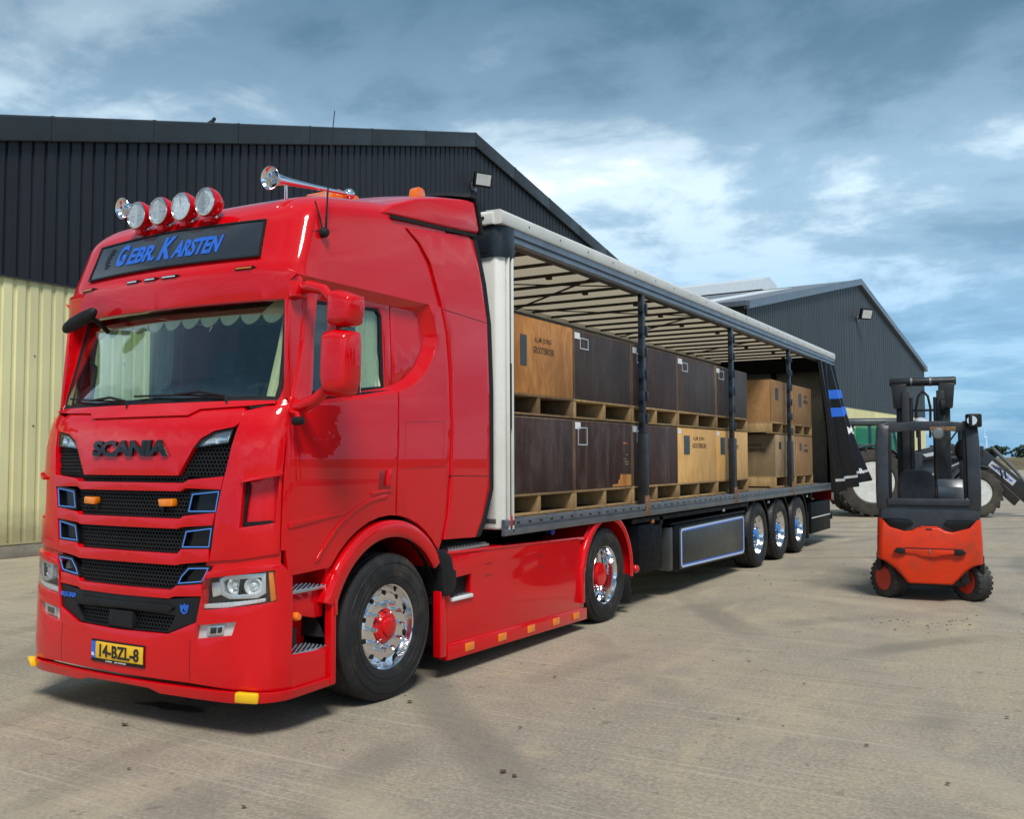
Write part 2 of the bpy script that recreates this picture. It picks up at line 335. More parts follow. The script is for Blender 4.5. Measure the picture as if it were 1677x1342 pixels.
# ------------------------------------------------------------------ geometry helpers
class G:
    def __init__(s): s.v = []; s.f = []
    def add(s, vs, fs):
        k = len(s.v); s.v += [tuple(v) for v in vs]; s.f += [tuple(i+k for i in f) for f in fs]; return s
    def box(s, x0, x1, y0, y1, z0, z1):
        return s.add([(x, y, z) for x in (x0, x1) for y in (y0, y1) for z in (z0, z1)],
                     [(0, 1, 3, 2), (4, 6, 7, 5), (0, 4, 5, 1), (2, 3, 7, 6), (0, 2, 6, 4), (1, 5, 7, 3)])
    def obox(s, c, size, rot=Matrix.Identity(3)):
        vs = [Vector(c)+rot @ Vector((a*size[0]/2, b*size[1]/2, d*size[2]/2)) for a in (-1, 1) for b in (-1, 1) for d in (-1, 1)]
        return s.add(vs, [(0, 1, 3, 2), (4, 6, 7, 5), (0, 4, 5, 1), (2, 3, 7, 6), (0, 2, 6, 4), (1, 5, 7, 3)])
    def bar(s, a, b, w, h, upv=(0, 0, 1)):
        a = Vector(a); b = Vector(b); d = (b-a); L = d.length; d.normalize(); u = Vector(upv)
        if abs(d.dot(u)) > .98: u = Vector((0, 1, 0))
        x = d.cross(u).normalized(); z = x.cross(d)
        return s.obox((a+b)/2, (w, L, h), Matrix((x, d, z)).transposed())
    def prism(s, pts, axis, a, b):
        n = len(pts)
        def P(p, t): return {'x': (t, p[0], p[1]), 'y': (p[0], t, p[1]), 'z': (p[0], p[1], t)}[axis]
        return s.add([P(p, a) for p in pts]+[P(p, b) for p in pts],
                     [tuple(range(n)), tuple(range(2*n-1, n-1, -1))]+[(i, (i+1) % n, n+(i+1) % n, n+i) for i in range(n)])
    def tube(s, path, r, n=10, closed=False):
        path = [Vector(p) for p in path]; k = len(path); rings = []
        prev = None
        for i, p in enumerate(path):
            a = path[i-1] if (i or closed) else p; b = path[(i+1) % k] if (i < k-1 or closed) else p
            t = (b-a).normalized()
            if prev is None:
                u = Vector((0, 0, 1)) if abs(t.z) < .9 else Vector((1, 0, 0)); x = t.cross(u).normalized()
            else: x = (prev-t*prev.dot(t)).normalized()
            prev = x; y = t.cross(x); rr = r[i] if isinstance(r, (list, tuple)) else r
            rings.append([p+rr*(math.cos(2*math.pi*j/n)*x+math.sin(2*math.pi*j/n)*y) for j in range(n)])
        return s.loft(rings, closed_ring=True, caps=not closed, closed_path=closed)
    def loft(s, rings, closed_ring=True, caps=True, closed_path=False):
        n = len(rings[0]); k = len(s.v); m = len(rings)
        for r in rings: s.v += [tuple(p) for p in r]
        for i in range(m if closed_path else m-1):
            for j in range(n if closed_ring else n-1):
                a = k+i*n+j; b = k+i*n+(j+1) % n; i2 = (i+1) % m
                s.f.append((a, b, k+i2*n+(j+1) % n, k+i2*n+j))
        if caps and not closed_path:
            s.f.append(tuple(k+j for j in range(n))[::-1]); s.f.append(tuple(k+(m-1)*n+j for j in range(n)))
        return s
    def lathe(s, prof, c, axis='x', n=40, closed=False):
        rings = []
        for r, a in prof:
            ring = []
            for j in range(n):
                t = 2*math.pi*j/n; u, w = r*math.cos(t), r*math.sin(t)
                p = {'x': (a, u, w), 'y': (w, a, u), 'z': (u, w, a)}[axis]
                ring.append((c[0]+p[0], c[1]+p[1], c[2]+p[2]))
            rings.append(ring)
        return s.loft(rings, True, not closed, closed)
    def ball(s, c, r, n=10, sc=(1, 1, 1)):
        rings = []
        for i in range(1, n//2):
            t = math.pi*i/(n//2); rings.append([(c[0]+sc[0]*r*math.sin(t)*math.cos(2*math.pi*j/n), c[1]+sc[1]*r*math.sin(t)*math.sin(2*math.pi*j/n), c[2]+sc[2]*r*math.cos(t)) for j in range(n)])
        return s.loft(rings)
WLOC = {}
def mesh_from(name, g, mat, bevel=0., smooth=35, seg=2, merge=True):
    me = bpy.data.meshes.new(name); bm = bmesh.new()
    vs = [bm.verts.new(v) for v in g.v]
    for f in g.f:
        if len(set(f)) >= 3:
            try: bm.faces.new([vs[i] for i in f])
            except ValueError: pass
    if merge: bmesh.ops.remove_doubles(bm, verts=bm.verts, dist=1e-5)
    bmesh.ops.recalc_face_normals(bm, faces=bm.faces)
    if bevel:
        es = [e for e in bm.edges if len(e.link_faces) == 2 and e.calc_face_angle(0) > .55]
        bmesh.ops.bevel(bm, geom=es, offset=bevel, segments=seg, profile=.5, affect='EDGES', clamp_overlap=True)
    bm.to_mesh(me); bm.free()
    me.materials.append(MATS[mat] if isinstance(mat, str) else mat)
    if smooth: me.shade_smooth(); me.set_sharp_from_angle(angle=R(smooth))
    return me
def place(name, me, parent=None, loc=(0, 0, 0), rot=None):
    o = bpy.data.objects.new(name, me); col.objects.link(o)
    if parent is not None: o.parent = parent
    o.location = loc
    if rot is not None: o.rotation_euler = rot
    return o
def obj(name, g, mat, parent=None, bevel=0., smooth=35, label=None, seg=2, kind=None):
    """g holds world coordinates; the parent chain's origin is taken off."""
    off = WLOC.get(parent.name, (0, 0, 0)) if parent is not None else (0, 0, 0)
    if any(off): g.v = [(v[0]-off[0], v[1]-off[1], v[2]-off[2]) for v in g.v]
    o = place(name, mesh_from(name, g, mat, bevel, smooth, seg), parent)
    WLOC[o.name] = off
    if label: o['label'] = label
    if kind: o['kind'] = kind
    return o
def thing(name, label, cat, loc=(0, 0, 0), rotz=0., group=None):
    o = bpy.data.objects.new(name, None); col.objects.link(o); o.location = loc; o.rotation_euler = (0, 0, rotz)
    o.empty_display_size = .3; tag(o, label, cat, group); WLOC[o.name] = loc if not rotz else (0, 0, 0)
    return o
def tag(o, label, cat, group=None):
    o['label'] = label; o['category'] = cat
    if group: o['group'] = group
    return o
def text_polys(txt, size, shear=0., bold=0., spacing=1., depth=.004):
    cu = bpy.data.curves.new('lettering', 'FONT'); cu.body = txt; cu.size = size; cu.shear = shear; cu.offset = bold; cu.extrude = depth
    cu.space_character = spacing; cu.resolution_u = 3
    o = bpy.data.objects.new('lettering', cu); col.objects.link(o)
    bpy.context.view_layer.update()
    me = bpy.data.meshes.new_from_object(o.evaluated_get(bpy.context.evaluated_depsgraph_get()))
    vs = [tuple(v.co) for v in me.vertices]; fs = [tuple(p.vertices) for p in me.polygons]
    bpy.data.objects.remove(o); bpy.data.curves.remove(cu); bpy.data.meshes.remove(me)
    return vs, fs
def text_g(txt, u0, u1, v0, v1, mapf, shear=0., bold=0., spacing=1., depth=.004, d=.004):
    """letters fitted to the rectangle u0..u1, v0..v1 of the surface mapf(u, v, offset)"""
    vs, fs = text_polys(txt, 1., shear, bold, spacing, depth)
    if not vs: return G()
    xa = min(v[0] for v in vs); xb = max(v[0] for v in vs); ya = min(v[1] for v in vs); yb = max(v[1] for v in vs)
    g = G()
    g.add([mapf(u0+(v[0]-xa)/(xb-xa)*(u1-u0), v0+(v[1]-ya)/(yb-ya)*(v1-v0), d+(depth if v[2] > 0 else -depth)) for v in vs], fs)
    return g

# ------------------------------------------------------------------ the cab's curved skin
TAB = [(0.20, .150, .11, .86, 1.17, .46), (0.33, .125, .11, .88, 1.20, .46), (0.45, .120, .11, .88, 1.20, .46), (0.72, .130, .11, .88, 1.20, .46),
       (1.05, .140, .11, .88, 1.20, .46), (1.28, .145, .11, .88, 1.20, .46), (1.60, .155, .11, .88, 1.20, .46), (1.83, .175, .11, .88, 1.20, .46),
       (1.95, .200, .11, .88, 1.20, .47), (2.03, .235, .11, .88, 1.195, .48), (2.10, .29, .12, .90, 1.19, .50), (2.14, .32, .13, .93, 1.185, .52),
       (2.45, .40, .13, .93, 1.165, .57), (2.76, .47, .13, .93, 1.15, .62), (2.95, .52, .13, .93, 1.14, .66)]
SIDE = [(z, t[1], t[2], .88, 1.20, .46) for z, t in zip((.2, .33, .45, .72, 1.05, 1.28, 1.6, 1.83, 2.1, 2.95), TAB[:7]+[TAB[7]]*3)]
HEAD = [(2.70, .40, .11, .86, 1.20, .60), (2.95, .385, .11, .86, 1.20, .60), (3.02, .385, .11, .86, 1.195, .60), (3.10, .42, .11, .86, 1.19, .62),
        (3.37, .51, .11, .84, 1.165, .72), (3.45, .55, .11, .82, 1.15, .80)]
def row(z, T):
    zs = [t[0] for t in T]
    if z <= zs[0]: return T[0][1:]
    if z >= zs[-1]: return T[-1][1:]
    i = bisect(zs, z)-1; u = (z-zs[i])/(zs[i+1]-zs[i])
    return tuple(a*(1-u)+b*u for a, b in zip(T[i][1:], T[i+1][1:]))
_plans = {}
def plan_curve(y0, b, xc, W, ys, back=4.):
    P = []
    for i in range(17):
        x = xc*i/16; P.append((x, y0+b*(x/W)**2))
    sl = 2*b*xc/W/W; x0, ya = P[-1]; L = .62
    p1 = (x0+(W-x0)*L, ya+sl*(W-x0)*L); p2 = (W, ys-(ys-ya)*L)
    for i in range(1, 17):
        t = i/16; a, bb, c, d = (1-t)**3, 3*t*(1-t)**2, 3*t*t*(1-t), t**3
        P.append((a*x0+bb*p1[0]+c*p2[0]+d*W, a*ya+bb*p1[1]+c*p2[1]+d*ys))
    P.append((W, ys+back)); return P
def plan(z, T):
    k = (round(z, 4), id(T))
    if k not in _plans:
        P = plan_curve(*row(z, T)); S = [0]
        for i in range(1, len(P)): S.append(S[-1]+math.hypot(P[i][0]-P[i-1][0], P[i][1]-P[i-1][1]))
        _plans[k] = (P, S)
    return _plans[k]
def FS(s, z, d=0., T=TAB):
    P, S = plan(z, T); a = abs(s); i = min(max(bisect(S, a)-1, 0), len(S)-2); u = (a-S[i])/(S[i+1]-S[i])
    x = P[i][0]*(1-u)+P[i+1][0]*u; y = P[i][1]*(1-u)+P[i+1][1]*u
    def tan(k):
        if k >= len(P)-2: return (0., 1.)
        if k == 0: return (1., 0.)
        A, B = P[k-1], P[k+1]; l = math.hypot(B[0]-A[0], B[1]-A[1]); return ((B[0]-A[0])/l, (B[1]-A[1])/l)
    t0, t1 = tan(i), tan(i+1); tx = t0[0]*(1-u)+t1[0]*u; ty = t0[1]*(1-u)+t1[1]*u; l = math.hypot(tx, ty)
    x += ty/l*d; y += -tx/l*d
    return (x if s >= 0 else -x, y, z)
def front(s, z, d): return FS(s, z, d, TAB)
def head(s, z, d): return FS(s, z, d, HEAD)
def side_map(sg):
    return lambda y, z, d: FS(sg*(y+.88), z, d, SIDE)
UG = [i*.06 for i in range(-36, 37)]
ZG = sorted(set(t[0] for t in TAB+HEAD))
def patch(loops, mapf, d_out, d_in, ugrid=UG, vgrid=ZG, clips=()):
    """solid sheet: polygon loops (first = outline, others = holes, or several shared polygons) laid on a surface"""
    bm = bmesh.new(); edges = []
    for lp in loops:
        vs = [bm.verts.new((p[0], 0, p[1])) for p in lp]
        edges += [bm.edges.new((vs[i], vs[(i+1) % len(vs)])) for i in range(len(vs))]
    bmesh.ops.triangle_fill(bm, edges=edges, use_beauty=True, use_dissolve=False)
    us = [v.co.x for v in bm.verts]; ws = [v.co.z for v in bm.verts]
    for g in ugrid:
        if min(us)+1e-4 < g < max(us)-1e-4: bmesh.ops.bisect_plane(bm, geom=bm.verts[:]+bm.edges[:]+bm.faces[:], plane_co=(g, 0, 0), plane_no=(1, 0, 0), dist=1e-5)
    for g in vgrid:
        if min(ws)+1e-4 < g < max(ws)-1e-4: bmesh.ops.bisect_plane(bm, geom=bm.verts[:]+bm.edges[:]+bm.faces[:], plane_co=(0, 0, g), plane_no=(0, 0, 1), dist=1e-5)
    for co, no in clips:
        bmesh.ops.bisect_plane(bm, geom=bm.verts[:]+bm.edges[:]+bm.faces[:], plane_co=(co[0], 0, co[1]), plane_no=(no[0], 0, no[1]), dist=1e-5, clear_outer=True)
    bm.verts.index_update()
    n = len(bm.verts); g = G(); fv = []; bv = []
    for v in bm.verts: fv.append(mapf(v.co.x, v.co.z, d_out)); bv.append(mapf(v.co.x, v.co.z, d_in))
    fs = []
    for f in bm.faces:
        ix = [v.index for v in f.verts]; fs.append(tuple(ix)); fs.append(tuple(i+n for i in reversed(ix)))
    for e in bm.edges:
        if len(e.link_faces) == 1:
            a, b = e.verts[0].index, e.verts[1].index; fs.append((a, b, b+n, a+n))
    bm.free(); g.add(fv+bv, fs); return g
def mirror(pts): return [(-p[0], p[1]) for p in pts]
def full(half): return half+[(-p[0], p[1]) for p in reversed(half) if abs(p[0]) > 1e-6]
def ring_loops(poly, t):
    """outline polygon and its inward offset"""
    n = len(poly); out = []; A = sum(poly[i][0]*poly[(i+1) % n][1]-poly[(i+1) % n][0]*poly[i][1] for i in range(n))
    sg = 1 if A > 0 else -1
    for i in range(n):
        p0, p1, p2 = Vector(poly[i-1]), Vector(poly[i]), Vector(poly[(i+1) % n])
        d1 = (p1-p0).normalized(); d2 = (p2-p1).normalized()
        n1 = Vector((-d1.y, d1.x))*sg; n2 = Vector((-d2.y, d2.x))*sg; b = (n1+n2); b = b/max(.35, b.dot(n1)) if b.length > 1e-6 else n1
        out.append(tuple(p1+b*t))
    return [poly, out]
def honeycomb(inside, u0, u1, v0, v1, mapf, r=.017, d=-.02):
    g = G(); dx = r*math.sqrt(3); j = 0; v = v0
    while v < v1:
        u = u0+(dx/2 if j % 2 else 0)
        while u < u1:
            if inside(u, v):
                o = [(u+r*math.cos(R(30+60*k)), v+r*math.sin(R(30+60*k))) for k in range(6)]
                i_ = [(u+.72*r*math.cos(R(30+60*k)), v+.72*r*math.sin(R(30+60*k))) for k in range(6)]
                i2 = [(u+.66*r*math.cos(R(30+60*k)), v+.66*r*math.sin(R(30+60*k))) for k in range(6)]
                g.add([mapf(*p, d) for p in o]+[mapf(*p, d) for p in i_]+[mapf(*p, d-.018) for p in i2],
                      [(k, (k+1) % 6, 6+(k+1) % 6, 6+k) for k in range(6)]+[(6+k, 6+(k+1) % 6, 12+(k+1) % 6, 12+k) for k in range(6)])
            u += dx
        v += r*1.5; j += 1
    return g
def in_poly(poly):
    def f(x, y):
        c = False; n = len(poly)
        for i in range(n):
            (x1, y1), (x2, y2) = poly[i], poly[i-1]
            if (y1 > y) != (y2 > y) and x < (x2-x1)*(y-y1)/(y2-y1)+x1: c = not c
        return c
    return f
def arc(cy, cz, r, a0, a1, n): return [(cy+r*math.cos(R(a0+(a1-a0)*i/n)), cz+r*math.sin(R(a0+(a1-a0)*i/n))) for i in range(n+1)]
def arc_shell(cy, cz, prof, a0, a1, n):
    """profile of (x, radius) pairs swept round the wheel centre"""
    rings = []
    for i in range(n+1):
        t = R(a0+(a1-a0)*i/n); rings.append([(x, cy+r*math.cos(t), cz+r*math.sin(t)) for x, r in prof])
    return G().loft(rings, True, True)

# ------------------------------------------------------------------ wheels
def tyre_profile(Rr, w, rim):
    h = w/2
    half = [(rim, h*.80), (rim+.012, h*.90), (rim+.05, h*.985), (rim+(Rr-rim)*.45, h), (rim+(Rr-rim)*.70, h*.985), (Rr-.045, h*.95), (Rr-.020, h*.885), (Rr-.004, h*.78)]
    tread = []
    for gx in (.56, .20):
        tread += [(Rr, h*gx+.012), (Rr-.013, h*gx+.006), (Rr-.013, h*gx-.006), (Rr, h*gx-.012)]
    top = half+tread; return top+[(r, -a) for r, a in reversed(top)]
def wheel_meshes(Rr, w, style, hub_mat):
    rim = .297; h = w/2
    ms = {}
    g = G(); g.lathe(tyre_profile(Rr, w, rim), (0, 0, 0), 'x', 64, True)
    for k, rr in enumerate((.36, .40, .46)):   # moulded rings on the side wall
        g.lathe([(rr, h*.97), (rr+.004, h*1.012), (rr+.008, h*.97)], (0, 0, 0), 'x', 64, True)
    ms['tyre'] = mesh_from('tyre', g, 'tyre_rubber', 0, 30, merge=False)
    e = h*.86
    if style == 'steer':
        prof = [(.302, e-.02), (.309, e-.004), (.304, e+.006), (.296, e), (.286, e-.03), (.272, e-.055), (.262, e-.058), (.252, e-.045), (.235, e-.030), (.19, e-.028), (.13, e-.030), (.10, e-.05), (.05, e-.05), (.05, e-.2), (.29, e-.2)]
        face = e-.030; holes_r = .240; face_h = e-.036
        hub = [(.118, face-.01), (.118, face+.008), (.108, face+.016), (.100, face+.030), (.085, face+.036), (.070, face+.034), (.066, face+.050), (.050, face+.056), (.02, face+.058), (.001, face+.058)]
    elif style == 'drive':
        prof = [(.302, e-.02), (.309, e-.004), (.304, e+.006), (.295, e), (.282, e-.04), (.272, e-.10), (.268, e-.150), (.255, e-.165), (.20, e-.16), (.13, e-.16), (.12, e-.3), (.28, e-.3)]
        face = e-.16; holes_r = .225; face_h = face
        hub = [(.135, face-.01), (.135, face+.03), (.125, face+.10), (.118, face+.125), (.07, face+.13), (.001, face+.13)]
    else:
        prof = [(.302, e-.02), (.309, e-.004), (.304, e+.006), (.296, e), (.283, e-.045), (.272, e-.085), (.262, e-.095), (.245, e-.080), (.19, e-.075), (.13, e-.075), (.12, e-.25), (.28, e-.25)]
        face = e-.075; holes_r = .232; face_h = e-.079
        hub = [(.110, face-.01), (.110, face+.02), (.090, face+.028), (.085, face+.060), (.07, face+.07), (.001, face+.072)]
    ms['rim'] = mesh_from('rim', G().lathe(prof, (0, 0, 0), 'x', 48, True), 'chrome', 0, 30)
    ms['hub_cap'] = mesh_from('hub_cap', G().lathe(hub, (0, 0, 0), 'x', 28), hub_mat, 0, 30)
    n = G()
    n.lathe([(.021, face-.004), (.021, face+.008), (.0165, face+.010), (.0165, face+.048), (.011, face+.062), (.001, face+.064)], (0, 0, 0), 'x', 8)
    ms['wheel_nut'] = mesh_from('wheel_nut', n, 'chrome', 0, 30)
    hole = G().lathe([(.001, face_h+.0065), (.019, face_h+.0065), (.019, face_h-.02), (.001, face_h-.02)], (0, 0, 0), 'x', 12)
    ms['hand_hole'] = mesh_from('hand_hole', hole, 'black_rubber', 0, 30)
    ms['holes_r'] = holes_r
    return ms
def add_wheel(parent, ms, loc, flip=False, detail=True, spin=0.):
    off = WLOC.get(parent.name, (0, 0, 0))
    w = place('wheel', ms['tyre'], parent, (loc[0]-off[0], loc[1]-off[1], loc[2]-off[2]), (spin, 0, math.pi if flip else 0))
    place('rim', ms['rim'], w); place('hub_cap', ms['hub_cap'], w)
    if detail:
        for k in range(10):
            a = 2*math.pi*k/10; place('wheel_nut', ms['wheel_nut'], w, (0, .1675*math.cos(a), .1675*math.sin(a)))
            a += math.pi/10; place('hand_hole', ms['hand_hole'], w, (0, ms['holes_r']*math.cos(a), ms['holes_r']*math.sin(a)))
    return w
# ------------------------------------------------------------------ ground
gnd = G(); gnd.add([(-700, -60, 0), (700, -60, 0), (700, 1500, 0), (-700, 1500, 0)], [(0, 1, 2, 3)])
ground = obj('ground', gnd, 'yard_concrete'); ground['kind'] = 'structure'

# ------------------------------------------------------------------ red tractor unit
FAX, DAX = 1.46, 5.21
truck = thing('articulated_truck', 'shiny red high-roof truck tractor unit with four spotlights above its name board', 'truck', (0, 1.5, 0))
T_ = truck
# --- front mask, from the bumper up to the windscreen
obj('grille_backing', patch([full([(0, 2.0), (.84, 1.95), (.80, 1.5), (.73, .80), (.66, .66), (.42, .585), (0, .585)])], front, -.055, -.10), 'black_plastic', T_)
obj('front_panel', patch([full([(0, 2.10), (.90, 2.085), (.935, 2.05), (.930, 1.975), (.898, 1.950), (.746, 1.926), (.645, 1.878), (.592, 1.815), (.482, 1.637), (0, 1.637)])], front, .012, -.05), 'red_paint', T_, .012, seg=3)
obj('hood_lip', patch([full([(0, 2.035), (.49, 2.035), (.56, 2.075), (.94, 2.088), (1.12, 2.10), (1.12, 2.120), (.94, 2.125), (0, 2.125)])], front, .030, -.05), 'red_paint', T_, .012, seg=3)
bars = [[(.860, 1.634), (.575, 1.611), (.535, 1.590), (0, 1.590), (0, 1.535), (.51, 1.535), (.55, 1.556), (.846, 1.550)],
        [(.804, 1.401), (.547, 1.378), (.515, 1.358), (0, 1.358), (0, 1.292), (.495, 1.292), (.53, 1.304), (.790, 1.322)],
        [(.762, 1.172), (.535, 1.162), (.500, 1.132), (0, 1.132), (0, 1.058), (.495, 1.058), (.54, 1.068), (.768, 1.092)],
        [(.715, .948), (.500, .926), (.460, .898), (0, .895), (0, .838), (.445, .842), (.49, .858), (.725, .872)]]
for b in bars:
    half = b[:]; i0 = [i for i, p in enumerate(half) if p[0] == 0]
    top = half[:i0[0]+1]; bot = half[i0[1]:]
    poly = top+[(-p[0], p[1]) for p in reversed(top) if p[0] > 0]+[(-p[0], p[1]) for p in reversed(bot) if p[0] > 0]+bot
    obj('grille_bar', patch([poly], front, .014, -.05), 'red_paint', T_, .010, seg=3)
meshes = [full([(0, 1.537), (.585, 1.537), (.522, 1.352), (0, 1.352)]), full([(0, 1.296), (.56, 1.296), (.50, 1.128), (0, 1.128)]),
          full([(0, 1.060), (.535, 1.060), (.47, .890), (0, .890)]), full([(0, .745), (.49, .735), (.435, .622), (0, .605)]), full([(0, 1.64), (.56, 1.64), (.53, 1.585), (0, 1.585)])]
for p in meshes:
    xs = [q[0] for q in p]; zs = [q[1] for q in p]
    obj('grille_mesh', honeycomb(in_poly(p), min(xs), max(xs), min(zs), max(zs), front), 'black_plastic', T_)
for sg in (1, -1):
    S = (lambda pts: pts) if sg > 0 else mirror
    p = S([(.590, 1.812), (.880, 1.838), (.858, 1.640), (.565, 1.622), (.490, 1.640)])
    xs = [q[0] for q in p]; zs = [q[1] for q in p]
    obj('grille_mesh', honeycomb(in_poly(p), min(xs), max(xs), min(zs), max(zs), front), 'black_plastic', T_)
    # daytime lamps beside the badge
    drl = S([(.596, 1.816), (.648, 1.871), (.746, 1.918), (.899, 1.942), (.876, 1.843)])
    lamp = obj('upper_lamp', patch([drl], front, -.020, -.045), 'reflector', T_, 0)
    obj('lamp_lens', patch([drl], front, .006, .001), 'clear_lens', lamp)
    obj('reflector_cup', patch([S([(.66, 1.840), (.69, 1.873), (.74, 1.885), (.75, 1.845)])], front, -.004, -.03), 'bright_silver', lamp, .006)
    obj('reflector_cup', patch([S([(.775, 1.855), (.785, 1.895), (.85, 1.908), (.845, 1.860)])], front, -.004, -.03), 'chrome', lamp, .006)
    obj('lamp_rim', patch(ring_loops(drl, .010), front, .008, -.03), 'black_gloss', lamp)
    # black boxes with a thin blue outline in the grille ends
    for q in ([(.607, 1.519), (.827, 1.540), (.804, 1.409), (.578, 1.405)], [(.566, 1.278), (.778, 1.305), (.761, 1.182), (.535, 1.174)],
              [(.597, 1.044), (.765, 1.053), (.735, 1.000), (.710, .961), (.511, .940), (.537, .988)]):
        big = ring_loops(q, -.014)[1]
        o = obj('grille_end_box', patch(ring_loops(S(big), .018), front, .004, -.06), 'black_gloss', T_)
        obj('box_floor', patch([S(q)], front, -.028, -.05), 'black_gloss', o)
        obj('blue_outline', patch(ring_loops(S(q), .006), front, .0065, .001), 'blue_line', o)
    # amber flashers in the grille
    o = obj('grille_flasher', patch([S([(.318, 1.484), (.452, 1.488), (.452, 1.436), (.330, 1.432)])], front, .022, -.03), 'amber_lens', T_, .010)
    obj('flasher_bracket', patch([S([(.325, 1.440), (.350, 1.440), (.350, 1.40), (.325, 1.40)])], front, -.005, -.03), 'black_plastic', o)
    # corner panels with the open pocket
    cp = S([(.935, 2.055), (.932, 1.973), (.868, 1.640), (.812, 1.400), (.772, 1.095), (1.00, 1.115), (1.245, 1.150), (1.247, 1.65), (1.262, 1.95), (1.270, 2.085), (1.10, 2.092)])
    pk = S([(1.008, 1.608), (1.232, 1.648), (1.215, 1.340), (.990, 1.312)])
    c = obj('corner_panel', patch([cp, pk], front, .010, -.05), 'red_paint', T_, .010, seg=3)
    obj('pocket_floor', patch([ring_loops(pk, -.02)[1]], front, -.048, -.07), 'red_paint', c)
    obj('pocket_slot', patch([S([(1.008, 1.600), (1.035, 1.578), (1.010, 1.345), (1.20, 1.355), (1.215, 1.342), (.990, 1.314)])], front, -.030, -.05), 'black_plastic', c)
    obj('pocket_brow', patch([S([(.998, 1.618), (1.240, 1.662), (1.240, 1.640), (1.010, 1.596)])], front, .035, -.02), 'red_paint', c, .010)
    # bumper with its headlamp opening
    hl = S([(.735, .985), (1.215, 1.048), (1.240, .850), (.730, .785)])
    fog = S([(.700, .690), (.995, .730), (.968, .644), (.688, .604)])
    bp_ = S([(.002, .325), (.65, .325), (1.10, .305), (1.345, .290), (1.345, .800), (1.335, .995), (1.255, 1.082), (.99, 1.058), (.760, 1.020), (.722, .866), (.690, .708), (.455, .618), (.002, .610)])
    H = obj('headlamp', patch([ring_loops(hl, -.012)[1]], front, -.070, -.085), 'dark_grey_panel', T_)
    obj('lamp_lens', patch([ring_loops(hl, -.004)[1]], front, .018, .012), 'clear_lens', H)
    obj('amber_indicator', patch([S([(1.180, 1.036), (1.212, 1.040), (1.236, .858), (1.200, .848)])], front, .008, -.05), 'amber_lens', H, .008)
    obj('chrome_strip', patch([S([(.735, .822), (1.17, .872), (1.17, .852), (.90, .808), (.735, .795)])], front, .004, -.03), 'reflector', H, .005)
    obj('chrome_bezel', patch(ring_loops(S([(.85, .985), (.90, 1.010), (1.165, 1.030), (1.170, .905), (1.12, .875), (.93, .865), (.86, .89)]), .026), front, .000, -.06), 'bright_silver', H, .008)
    obj('reflector_cup', patch([S([(.755, .955), (.835, .968), (.850, .885), (.770, .862)])], front, -.030, -.065), 'reflector', H, .01)
    for u, r_, mt in ((.955, .055, 'reflector'), (1.085, .058, 'reflector')):
        cxx = front(sg*u, .945, -.045); dirv = Vector(front(sg*u, .945, 0.))-Vector(cxx); rotm = dirv.to_track_quat('Z', 'Y').to_matrix()
        g = G(); rr = []
        for pr, pz in ((r_, 0), (r_, .03), (r_*.86, .034), (r_*.6, .012), (r_*.3, .004), (.001, .003)):
            rr.append([Vector(cxx)+rotm @ Vector((pr*math.cos(2*math.pi*j/24), pr*math.sin(2*math.pi*j/24), pz)) for j in range(24)])
        g.loft(rr); pj = obj('projector', g, mt, H)
        g = G(); rr = []
        for pr, pz in ((r_*.5, .010), (r_*.45, .024), (r_*.28, .034), (.001, .037)):
            rr.append([Vector(cxx)+rotm @ Vector((pr*math.cos(2*math.pi*j/20), pr*math.sin(2*math.pi*j/20), pz)) for j in range(20)])
        obj('projector_lens', g.loft(rr), 'lamp_glass', H)
    obj('divider', patch([S([(1.000, 1.000), (1.028, 1.002), (1.010, .880), (.985, .878)])], front, -.002, -.05), 'black_gloss', H, .004)
    F = obj('fog_lamp', patch([ring_loops(fog, -.006)[1]], front, -.010, -.03), 'white_paint', T_)
    obj('lamp_lens', patch([fog], front, .019, .014), 'clear_lens', F)
    obj('reflector_cup', patch([S([(.775, .690), (.905, .706), (.890, .640), (.765, .625)])], front, .006, -.02), 'bright_silver', F, .008)
    obj('fog_bulb', patch([S([(.80, .680), (.845, .686), (.842, .648), (.798, .642)])], front, .012, 0), 'black_gloss', F, .006)
    obj('fog_bulb', patch([S([(.855, .686), (.89, .690), (.885, .655), (.853, .650)])], front, .012, 0), 'black_gloss', F, .006)
    # spoiler lip under the bumper and its yellow lamp
    m_ = obj('bumper_marker_lamp', patch([S([(1.020, .312), (1.140, .300), (1.125, .232), (1.005, .243)])], front, .085, .03), 'yellow_lens', T_, .014)
    obj('marker_base', patch([S([(1.03, .302), (1.13, .292), (1.117, .242), (1.015, .252)])], front, .04, .0), 'black_plastic', m_)
hlR = [(.735, .985), (1.215, 1.048), (1.240, .850), (.730, .785)]; fogR = [(.700, .690), (.995, .730), (.968, .644), (.688, .604)]
bumper_half = [(0, .325), (.65, .325), (1.10, .305), (1.345, .290), (1.345, .800), (1.335, .995), (1.255, 1.086), (.99, 1.064), (.760, 1.030), (.722, .866), (.690, .708), (.455, .618), (0, .610)]
bl_ = bumper_half[:]; bpoly = bl_+[(-p[0], p[1]) for p in reversed(bl_) if p[0] > 0]
bumper = obj('bumper', patch([bpoly, hlR, mirror(hlR), fogR, mirror(fogR)], front, .020, -.04), 'red_paint', T_, .012, seg=3)
for sg in (1, -1): obj('bumper_seam', patch([[(sg*u, v) for u, v in ((.646, .600), (.650, .600), (.654, .335), (.650, .335))]], front, .0206, .012), 'black_plastic', bumper)
lip_half = [(0, .300), (1.06, .300), (1.345, .288), (1.72, .292), (1.72, .238), (1.345, .228), (1.06, .228), (.40, .236), (.30, .262), (0, .266)]
obj('spoiler_lip', patch([lip_half+[(-p[0], p[1]) for p in reversed(lip_half) if p[0] > 0]], front, .046, -.02), 'red_paint', T_, .012, seg=3)
